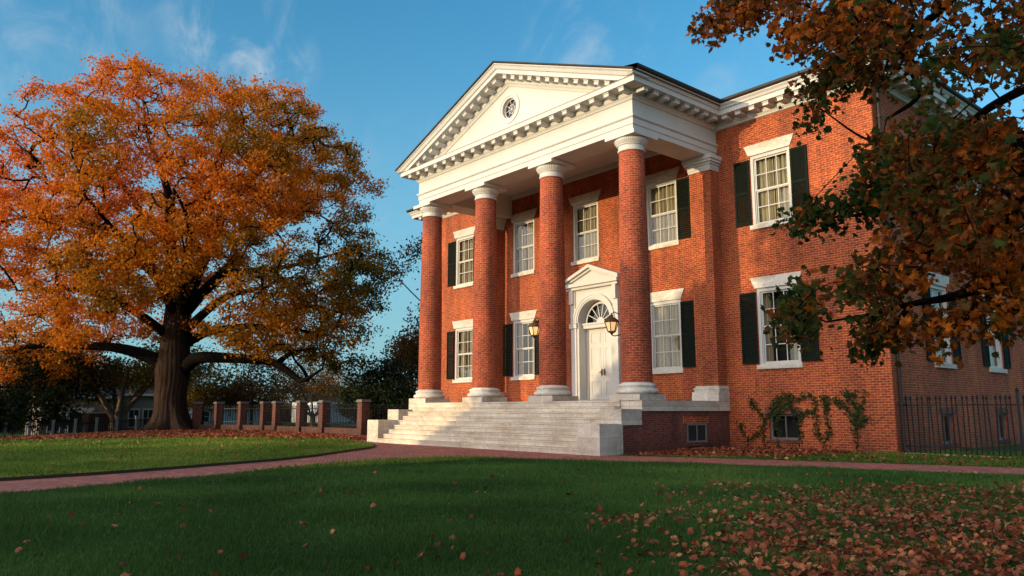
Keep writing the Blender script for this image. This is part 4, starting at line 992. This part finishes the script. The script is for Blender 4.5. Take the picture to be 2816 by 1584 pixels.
regs = [([(1990, 235), (2080, 150), (2200, 170), (2280, 300), (2220, 420), (2100, 420), (2050, 335)], 95, 7.9, .3),
 ([(1980, 535), (2040, 470), (2090, 400), (2210, 410), (2260, 520), (2165, 545), (2060, 545), (1995, 578)], 75, 7.6, .25),
 ([(1985, -20), (2200, -20), (2250, 130), (2130, 160), (2080, 95), (1985, 140)], 70, 8.0, .3),
 ([(2640, -60), (2640, 640), (2760, 800), (3000, 780), (3300, 500), (3300, -300), (3000, -700), (2640, -700)], 420, 5.9, .7),
 ([(1950, -60), (2640, -60), (2640, -700), (2300, -600), (1900, -300)], 300, 7.0, .7),
 ([(1750, 45), (1785, 0), (1830, -60), (1960, -60), (1940, 20), (1890, 55), (1820, 62), (1780, 105), (1765, 90)], 70, 8.4, .4),
 ([(1985, -20), (1975, 60), (1985, 140), (2030, 110), (2080, 90), (2130, 160), (2080, 190), (2060, 230), (1990, 268), (2060, 290), (2090, 320), (2040, 330), (2050, 395), (2090, 400), (2040, 470), (2070, 500), (1985, 535), (1995, 572), (2060, 545), (2110, 500), (2170, 470), (2230, 520), (2180, 640), (2240, 600), (2330, 560), (2330, 660), (2250, 650), (2170, 650), (2180, 700), (2110, 690), (2010, 720), (1985, 760), (2000, 880), (2070, 860), (2110, 850), (2160, 930), (2195, 870), (2250, 830), (2300, 850), (2290, 790), (2380, 780), (2480, 770), (2590, 700), (2640, 600), (2640, -40)], 400, 7.0, .75),
 ([(2330, 120), (2600, 60), (2640, 560), (2560, 640), (2420, 640), (2330, 560), (2250, 480)], 120, 6.0, .5),
 ([(2250, 600), (2400, 560), (2560, 580), (2560, 700), (2420, 740), (2250, 770), (2080, 800), (2060, 740)], 120, 6.6, .5),
 ([(2320, 790), (2400, 780), (2600, 730), (2640, 800), (2540, 840), (2470, 830), (2400, 850), (2360, 880), (2330, 850)], 34, 6.6, .5),
 ([(2000, 730), (2180, 690), (2260, 780), (2240, 830), (2180, 900), (2150, 925), (2110, 860), (2010, 880), (1985, 800)], 170, 7.3, .4)]
r2 = np.random.default_rng(9); aa = []
for poly, n, dep, jit in regs:
    s_ = inpoly_sample(poly, n, r2)
    nn = fnoise(s_/100., 1.6, 12)
    s_ = s_[nn > -.62]
    aa += [at(x, y, dep+r2.normal()*jit) for x, y in s_]
aa = np.array(aa)
NP2, par2, rr2, nl2 = grow(mlimbs, aa, .16, .42, .0035, .15)
rr2[nl2:] = np.minimum(rr2[nl2:], .022)
V, Fc = skinned(mlimbs, 12, .04, 4); V2, F2 = limbmesh(NP2, par2, rr2, 5, range(nl2, len(NP2)))
put(npmesh('branches', np.concatenate([V, V2]), np.concatenate([Fc, F2+len(V)]), M['twig'], smooth=True), ma)
def maple_tint(p, c, r): 
    return np.clip(.55+.26*fnoise(p, 1.6, 4)+.05*(p[:, 2]-4)+.22*r.normal(size=len(p)), 0, 1)
def maple_crown():
    per = 15; n = len(aa)*per; c = np.repeat(aa, per, 0); p = c+r2.normal(size=(n, 3))*np.array([.105, .105, .085])-np.array([0, 0, .03])
    sz = .069*r2.uniform(.5, 1.55, n); Vs, Fs, Ts, off = [], [], [], 0; ti = maple_tint(p, c, r2); var = r2.integers(0, 5, n)
    for v in range(5):
        T = LOBE.copy(); q = r2.normal(size=3); T[:, 2] = -.8*abs(T[:, 0])**1.2*(.9+.8*q[0])-.9*T[:, 1]**2*(.8+q[1])+.3*q[2]*T[:, 0]*T[:, 1]; T[:, 0] *= r2.uniform(.55, 1.05); k = var == v
        V, Fc, tt = scatter(T, LOBEF, p[k], sz[k], r2, .35, ti[k]); Vs.append(V); Fs.append(Fc+off); Ts.append(tt); off += len(V)
    put(npmesh('crown', np.concatenate(Vs), np.concatenate(Fs), M['maple_leaf'], tint=np.concatenate(Ts)), ma)
maple_crown()

# ------------------------------------------------------------------ ivy on the wing wall
def ivy(label, paths, seed, n):
    r = np.random.default_rng(seed); t = empty('ivy_vine', (paths[0][0][0], YW-.03, 0)); tag(t, label, 'ivy', 'ivy vines on the wing wall')
    s = MB(); pts = []
    for p in paths:
        c = [np.array([q[0], YW-.025, q[1]]) for q in crom(p, 10)]; c = [q+np.array([r.normal()*.02, 0, r.normal()*.02]) for q in c]
        s.tube([tuple(q) for q in c], [.016-.010*i/len(c) for i in range(len(c))], 5); pts += c
    put(s.build('stem', M['twig']), t)
    pts = np.array(pts); c = pts[r.integers(0, len(pts), n)]
    wgt = np.clip((c[:, 2]-.15)/.6, .15, 1); ok = r.random(n) < wgt; c = c[ok]
    p = c+r.normal(size=c.shape)*np.array([.085, .0, .08]); p[:, 1] = YW-.03-np.abs(r.normal(size=len(c)))*.035
    m = len(p); nz = r.normal(size=(m, 3))*.5; nz[:, 1] -= 1; nz /= np.linalg.norm(nz, axis=1)[:, None]
    a = r.normal(size=(m, 3)); x = np.cross(a, nz); x /= np.linalg.norm(x, axis=1)[:, None]; y = np.cross(nz, x); sz = r.uniform(.04, .10, m)
    V = p[:, None]+sz[:, None, None]*(LOBE[None, :, 0:1]*x[:, None]+LOBE[None, :, 1:2]*y[:, None]+LOBE[None, :, 2:3]*nz[:, None])
    Fc = LOBEF[None]+(np.arange(m)*len(LOBE))[:, None, None]
    put(npmesh('leaves', V.reshape(-1, 3), Fc.reshape(-1, 3), M['ivy'], tint=np.repeat(np.clip(.45+.25*r.normal(size=m), 0, 1), len(LOBE))), t)
ivy('thick ivy vine framing the basement window right of the portico', [[(-17.5, .05), (-17.55, .6), (-17.45, 1.2), (-17.1, 1.6), (-17.0, 2.0)], [(-17.45, 1.2), (-17.9, 1.75), (-18.1, 2.08)], [(-17.1, 1.6), (-16.5, 1.85), (-16.0, 2.0), (-15.4, 2.15), (-15.25, 1.6), (-15.25, .9), (-15.15, .5)], [(-16.9, .05), (-16.95, .6), (-16.85, 1.3), (-16.7, 1.7)], [(-16.0, .05), (-16.0, .5), (-15.95, 1.1), (-15.7, 1.5), (-15.35, 1.45)], [(-16.5, 1.9), (-16.2, 1.6), (-15.95, 1.3)], [(-17.0, 1.9), (-16.6, 2.1), (-16.2, 2.15)]], 1, 1150)
ivy('low ragged ivy vine at the foot of the wall beside the portico base', [[(-18.35, .05), (-18.3, .4), (-18.55, .8), (-18.6, 1.1)], [(-18.3, .4), (-17.9, .6), (-17.6, .95)]], 2, 170)
ivy('Y shaped ivy vine nearest the corner of the wing', [[(-13.75, .05), (-13.72, .6), (-13.75, 1.2), (-13.55, 1.6), (-13.3, 2.2)], [(-13.7, 1.3), (-14.0, 1.6), (-14.3, 1.9), (-14.95, 2.1)], [(-13.55, 1.6), (-13.85, 1.95), (-14.05, 2.2), (-13.7, 2.15)], [(-13.7, 1.1), (-13.45, 1.2), (-13.35, 1.3)]], 3, 620)
ivy('single thin ivy vine between the window vine and the Y shaped vine', [[(-15.1, .05), (-14.95, .45), (-14.75, .8), (-14.85, 1.3), (-14.8, 1.8), (-14.95, 2.05)]], 4, 230)

# ------------------------------------------------------------------ railings
fe = empty('iron_railing', (-12.2, 29.0, 0)); tag(fe, 'black spear-topped iron railing running right from the mansion corner', 'railing')
FI = Matrix.Translation((12.2, -29.0, 0))
def fput(o, root, inv): o.parent = root; o.matrix_parent_inverse = inv; return o
q = MB(); q.box(-12.25, 28.985, 1.76, 4, 29.015, 1.80); q.box(-12.25, 28.985, .32, 4, 29.015, .36); fput(q.build('rail', M['iron']), fe, FI)
def picket(x, y, z0, h, r=.023):
    q = MB(); q.lathe(x, y, [(r, z0), (r, z0+h-.14), (r*1.9, z0+h-.13), (r*1.9, z0+h-.10), (r*1.1, z0+h-.09), (r*2.0, z0+h-.06), (.002, z0+h+.04)], 6, True, True); return q
pk = None
for i in range(60):
    x = -12.1+.165*i
    if x > -3: break
    if pk is None: pk = fput(picket(0, 0, .05, 2.05).build('picket', M['iron']), fe, FI); o = pk
    else: o = pk.copy(); COL.objects.link(o)
    o.location = (x, 29.0, rnd.uniform(-.01, .01)); o.rotation_euler = (rnd.gauss(0, .008), rnd.gauss(0, .012), 0)
for x in (-8.6, -5.0): q = MB(); q.box(x-.035, 28.965, 0, x+.035, 29.035, 2.2); q.lathe(x, 29, [(.05, 2.2), (.06, 2.25), (.02, 2.32), (.001, 2.4)], 8, True, True); fput(q.build('post', M['iron']), fe, FI)

bf = empty('brick_pillar_fence', (-50.8, 24.0, 0)); tag(bf, 'fence of square brick pillars with stone caps and black iron panels behind the lawn', 'fence')
BI = Matrix.Translation((50.8, -24.0, 0))
pil = [(-42.9, 24.4), (-48.15, 24.3), (-51.0, 24.1), (-55.0, 23.6), (-58.3, 24.3), (-60.7, 23.5), (-61.9, 22.4), (-62.9, 21.2)]
pil = [(-42.9, 24.5), (-47.9, 24.4), (-51.1, 24.3), (-54.9, 24.2), (-57.0, 24.15), (-60.0, 23.6), (-61.8, 22.4), (-63.2, 21.2)]
for i, (x, y) in enumerate(pil):
    q = MB(); s = .28; h = 2.1; q.box(x-s, y-s, -.3, x+s, y+s, h); q.box(x-s-.05, y-s-.05, -.3, x+s+.05, y+s+.05, .45)
    o = fput(q.build('pillar', M['fence_brick']), bf, BI)
    q = MB(); q.box(x-s-.07, y-s-.07, h+.002, x+s+.07, y+s+.07, h+.1); q.box(x-s-.02, y-s-.02, h+.1, x+s+.02, y+s+.02, h+.16); fput(q.build('cap', M['grime']), o, Matrix())
segs = list(zip(pil, pil[1:]))+[((-42.9, 24.5), (-42.9, 37.0))]
for (xa, ya), (xb, yb) in segs:
    L = math.hypot(xb-xa, yb-ya); dx, dy = (xb-xa)/L, (yb-ya)/L
    q = MB(); a = (xa+dx*.35, ya+dy*.35); b = (xb-dx*.35, yb-dy*.35); q.bar((*a, .12), (*b, .12), .3, .72); fput(q.build('base_wall', M['fence_brick']), bf, BI)
    q = MB(); q.bar((*a, 1.72), (*b, 1.72), .03, .05); q.bar((*a, .72), (*b, .72), .03, .05)
    n = int((L-.7)/.19)
    for i in range(n):
        t = .35+(i+.5)*(L-.7)/n; x, y = xa+dx*t, ya+dy*t; q.bar((x, y, .5), (x, y, 1.92), .045); q.lathe(x, y, [(.03, 1.90), (.002, 2.02)], 4, False)
    fput(q.build('railing_panel', M['iron']), bf, BI)

# ------------------------------------------------------------------ houses beyond the lawn
def house(name, label, x, y, w, dpt, h, m, rm, wins, door=None, ridge=2.2):
    g = float(gz(x-2, y))-.3; t = empty(name, (x, y, g)); tag(t, label, 'house')
    P = lambda u, z, o: (o, u, z)      # front faces +X
    q = MB(); q.box(-dpt, 0, -.6, 0, w, h); q.poly([(0, 0, h), (0, w, h), (0, w/2, h+ridge)]) if False else None; q.build('wall', m, t)
    q = MB(); rp = [(.4, h), (-dpt/2, h+ridge), (-dpt-.4, h)]
    q.poly([(rp[0][0], -.4, rp[0][1]), (rp[0][0], w+.4, h), (rp[1][0], w+.4, rp[1][1]), (rp[1][0], -.4, rp[1][1])]); q.poly([(rp[2][0], -.4, h), (rp[2][0], w+.4, h), (rp[1][0], w+.4, rp[1][1]), (rp[1][0], -.4, rp[1][1])])
    q.poly([(.02, -.01, h), (-dpt-.02, -.01, h), (-dpt/2, -.01, h+ridge-.05)]); q.poly([(.02, w+.01, h), (-dpt-.02, w+.01, h), (-dpt/2, w+.01, h+ridge-.05)])
    ro = q.build('roof', rm, t)
    q = MB(); q.box(-dpt/2-.4, w*.7, h+ridge-.6, -dpt/2+.4, w*.7+.7, h+ridge+.9); q.build('chimney', M['fence_brick'], ro)
    q = MB(); q.obox(P, -.3, w+.3, h-.22, h+.01, .002, .45); q.build('eaves_board', M['whitewall'], t)
    for u0, u1, z0, z1 in wins:
        f = MB(); b = .13
        for a in ((u0-b, u1+b, z1, z1+b+.05), (u0-b, u1+b, z0-b, z0), (u0-b, u0, z0, z1), (u1, u1+b, z0, z1), ((u0+u1)/2-.03, (u0+u1)/2+.03, z0, z1), (u0, (u0+u1)/2-.03, (z0+z1)/2-.03, (z0+z1)/2+.03), ((u0+u1)/2+.03, u1, (z0+z1)/2-.03, (z0+z1)/2+.03)): f.obox(P, *a, .004, .09)
        fo_ = f.build('window', M['whitewall'], t); g_ = MB(); g_.poly([P(u0, z0, .03), P(u1, z0, .03), P(u1, z1, .03), P(u0, z1, .03)]); g_.build('pane', M['slate_door'], fo_)
    if door:
        u0, u1, z1 = door; f = MB(); b = .3
        for a in ((u0-b, u1+b, z1, z1+b+.15), (u0-b, u0, 0, z1), (u1, u1+b, 0, z1)): f.obox(P, *a, .004, .2)
        fo_ = f.build('door_frame', M['whitewall'], t); g_ = MB(); g_.obox(P, u0, u1, 0, z1, .003, .05); g_.build('door', M['slate_door'], fo_)
    return t
house('brick_house', 'grey-brown brick house with a dark door framed white, left of the oak trunk', -86, 14.3, 6.6, 8, 4.6, M['house_brick'], M['roofing'], [(.6, 1.6, 1.2, 2.8), (5.0, 6.0, 1.2, 2.8)], (2.4, 4.2, 3.0))
house('clapboard_house', 'grey clapboard house with white framed windows beside the oak trunk', -88, 22.0, 4.4, 8, 4.6, M['siding'], M['roofing'], [(.6, 1.5, 1.2, 2.9), (2.0, 2.9, 1.2, 2.9), (3.2, 3.9, 1.2, 2.9)])
house('white_house', 'white house seen between brick pillars just right of the oak', -88, 29.0, 7.6, 8, 2.9, M['whitewall'], M['roofing'], [(.8, 1.8, 1.2, 2.3), (5.0, 6.0, 1.2, 2.3)], (2.6, 3.4, 2.2), 1.0)
house('white_house', 'second white house behind the fence below the golden tree', -95, 47.5, 8.0, 8, 3.0, M['whitewall'], M['roofing'], [(.8, 1.8, 1.2, 2.4), (3.4, 4.4, 1.2, 2.4), (6, 7, 1.2, 2.4)], None, 1.0)
sh = empty('brick_shed', (-77.6, 16.6, float(gz(-77.6, 16.6))-.2)); tag(sh, 'small red brick shed with pale flat roof in front of the grey-brown house', 'shed')
q = MB(); q.box(-2.2, 0, -.4, 0, 2.5, 2.15); q.build('wall', M['fence_brick'], sh); q = MB(); q.box(-2.35, -.15, 2.152, .15, 2.65, 2.27); q.build('roof', M['lintel'], sh)
lf = empty('picket_fence', (-74, 12, float(gz(-74, 12)))); tag(lf, 'low dark garden fence with white posts in front of the distant houses', 'fence')
q = MB(); P0 = (-70.5, 4.5); P1 = (-76.5, 25.0); n = 130
for i in range(n):
    t = i/n; x, y = P0[0]+(P1[0]-P0[0])*t, P0[1]+(P1[1]-P0[1])*t; z = float(gz(x, y)); q.bar((x, y, z-.1), (x, y, z+1.15), .05)
for a in range(20):
    t, t2 = a/20, (a+1)/20; p_ = [(P0[0]+(P1[0]-P0[0])*k_, P0[1]+(P1[1]-P0[1])*k_) for k_ in (t, t2)]
    for hgt in (.25, 1.0): q.bar((*p_[0], float(gz(*p_[0]))+hgt), (*p_[1], float(gz(*p_[1]))+hgt), .05, .06)
LI = Matrix.Translation([-c for c in lf.location]); fput(q.build('rails', M['iron']), lf, LI)
for i in range(13):
    t = i/12; x, y = P0[0]+(P1[0]-P0[0])*t+.1, P0[1]+(P1[1]-P0[1])*t; z = float(gz(x, y)); q = MB(); q.box(x-.09, y-.09, z-.2, x+.09, y+.09, z+1.35); q.box(x-.12, y-.12, z+1.352, x+.12, y+.12, z+1.42); fput(q.build('post', M['siding']), lf, LI)

# ------------------------------------------------------------------ light
EL, AZ = radians(4.6), radians(11.6)       # low sun, left of the facade's normal
GLOW = 2.6
S = Vector((-sin(AZ)*cos(EL), -cos(AZ)*cos(EL), sin(EL)))
sl = bpy.data.lights.new('sun', 'SUN'); sl.energy = 3.9; sl.angle = radians(.5); sl.color = (1, .765, .44)
so = bpy.data.objects.new('sun', sl); COL.objects.link(so); so.rotation_euler = (-S).to_track_quat('-Z', 'Y').to_euler()
w = bpy.data.worlds.new("World"); SC.world = w; w.use_nodes = True; nt = w.node_tree; nt.nodes.clear()
N = nt.nodes.new; Lk = nt.links.new
out = N('ShaderNodeOutputWorld'); bg = N('ShaderNodeBackground'); Lk(bg.outputs[0], out.inputs[0]); bg.inputs[1].default_value = .15
sky = N('ShaderNodeTexSky'); sky.sky_type = 'NISHITA'; sky.sun_disc = False; sky.sun_elevation = EL; sky.sun_rotation = math.atan2(S.x, S.y); sky.altitude = 0; sky.air_density = 1.0; sky.dust_density = .6; sky.ozone_density = 1.6
tc = N('ShaderNodeTexCoord')
mp = N('ShaderNodeMapping'); mp.inputs['Rotation'].default_value = (.3, .5, .4); mp.inputs['Scale'].default_value = (5, 10, 7); Lk(tc.outputs['Generated'], mp.inputs[0])
nz = N('ShaderNodeTexNoise'); nz.inputs['Scale'].default_value = 1.6; nz.inputs['Detail'].default_value = 8; nz.inputs['Roughness'].default_value = .62; nz.inputs['Distortion'].default_value = .6; Lk(mp.outputs[0], nz.inputs[0])
def patch(px, py, width, amt):
    d = at(px, py, 1)-CAM; d /= np.linalg.norm(d)
    dp = N('ShaderNodeVectorMath'); dp.operation = 'DOT_PRODUCT'; nm = N('ShaderNodeVectorMath'); nm.operation = 'NORMALIZE'; Lk(tc.outputs['Generated'], nm.inputs[0]); Lk(nm.outputs[0], dp.inputs[0]); dp.inputs[1].default_value = tuple(d)
    mr = N('ShaderNodeMapRange'); mr.interpolation_type = 'SMOOTHSTEP'; Lk(dp.outputs['Value'], mr.inputs[0]); mr.inputs[1].default_value = cos(width); mr.inputs[2].default_value = 1; mr.inputs[4].default_value = amt; return mr.outputs[0]
acc = None
for a in ((580, 80, .10, .8), (650, 150, .08, .75), (1480, 100, .10, .6), (60, 70, .16, .4), (300, 30, .15, .2), (1900, 180, .12, .25), (1000, 620, .2, .25)):
    s = patch(*a)
    if acc is None: acc = s
    else: m_ = N('ShaderNodeMath'); m_.operation = 'MAXIMUM'; Lk(acc, m_.inputs[0]); Lk(s, m_.inputs[1]); acc = m_.outputs[0]
rp = N('ShaderNodeMapRange'); rp.interpolation_type = 'SMOOTHSTEP'; Lk(nz.outputs['Fac'], rp.inputs[0]); rp.inputs[1].default_value = .42; rp.inputs[2].default_value = .85
mu = N('ShaderNodeMath'); mu.operation = 'MULTIPLY'; Lk(rp.outputs[0], mu.inputs[0]); Lk(acc, mu.inputs[1])
def vm(op, a, b):
    o = N('ShaderNodeVectorMath'); o.operation = op
    for i, v in enumerate((a, b)):
        if isinstance(v, tuple): o.inputs[i].default_value = v
        else: Lk(v, o.inputs[i])
    return o
def rng_(fac, a, b, lo, hi, sm=True):
    o = N('ShaderNodeMapRange'); o.interpolation_type = 'SMOOTHSTEP' if sm else 'LINEAR'; Lk(fac, o.inputs[0])
    for i, v in enumerate((a, b, lo, hi)): o.inputs[i+1].default_value = v
    return o.outputs[0]
dirn = vm('NORMALIZE', tc.outputs['Generated'], (0, 0, 0)).outputs[0]
graded = vm('MULTIPLY', sky.outputs[0], (.86, 2.22, 2.85)).outputs[0]
sep = N('ShaderNodeSeparateXYZ'); Lk(dirn, sep.inputs[0])
hz = N('ShaderNodeMix'); hz.data_type = 'RGBA'; Lk(rng_(sep.outputs[2], 0.0, .5, .8, 0), hz.inputs[0]); Lk(graded, hz.inputs[6]); hz.inputs[7].default_value = (1.95, 3.35, 4.3, 1)
# fill glow added on the sun side of the sky to lift shaded surfaces
gl = rng_(vm('DOT_PRODUCT', dirn, (S.x, S.y, S.z)).outputs['Value'], .12, 1.0, 0, GLOW/.15)
gv = vm('MULTIPLY', (1.0, .78, .66), (1, 1, 1)); Lk(gl, gv.inputs[1])
addv = vm('ADD', hz.outputs[2], gv.outputs[0])
class hs: outputs = [addv.outputs[0]]
mx = N('ShaderNodeMix'); mx.data_type = 'RGBA'; Lk(mu.outputs[0], mx.inputs[0]); Lk(hs.outputs[0], mx.inputs[6]); mx.inputs[7].default_value = (4.6, 4.9, 5.2, 1)
Lk(mx.outputs[2], bg.inputs[0])
SC.view_settings.view_transform = 'Standard'; SC.view_settings.look = 'None'; SC.view_settings.exposure = 0; SC.view_settings.gamma = 1
SC.render.engine = 'CYCLES'; SC.cycles.max_bounces = 6; SC.cycles.transparent_max_bounces = 12; SC.cycles.use_denoising = True
SC.cycles.caustics_reflective = False; SC.cycles.caustics_refractive = False
SC.render.resolution_x = 1024; SC.render.resolution_y = 576
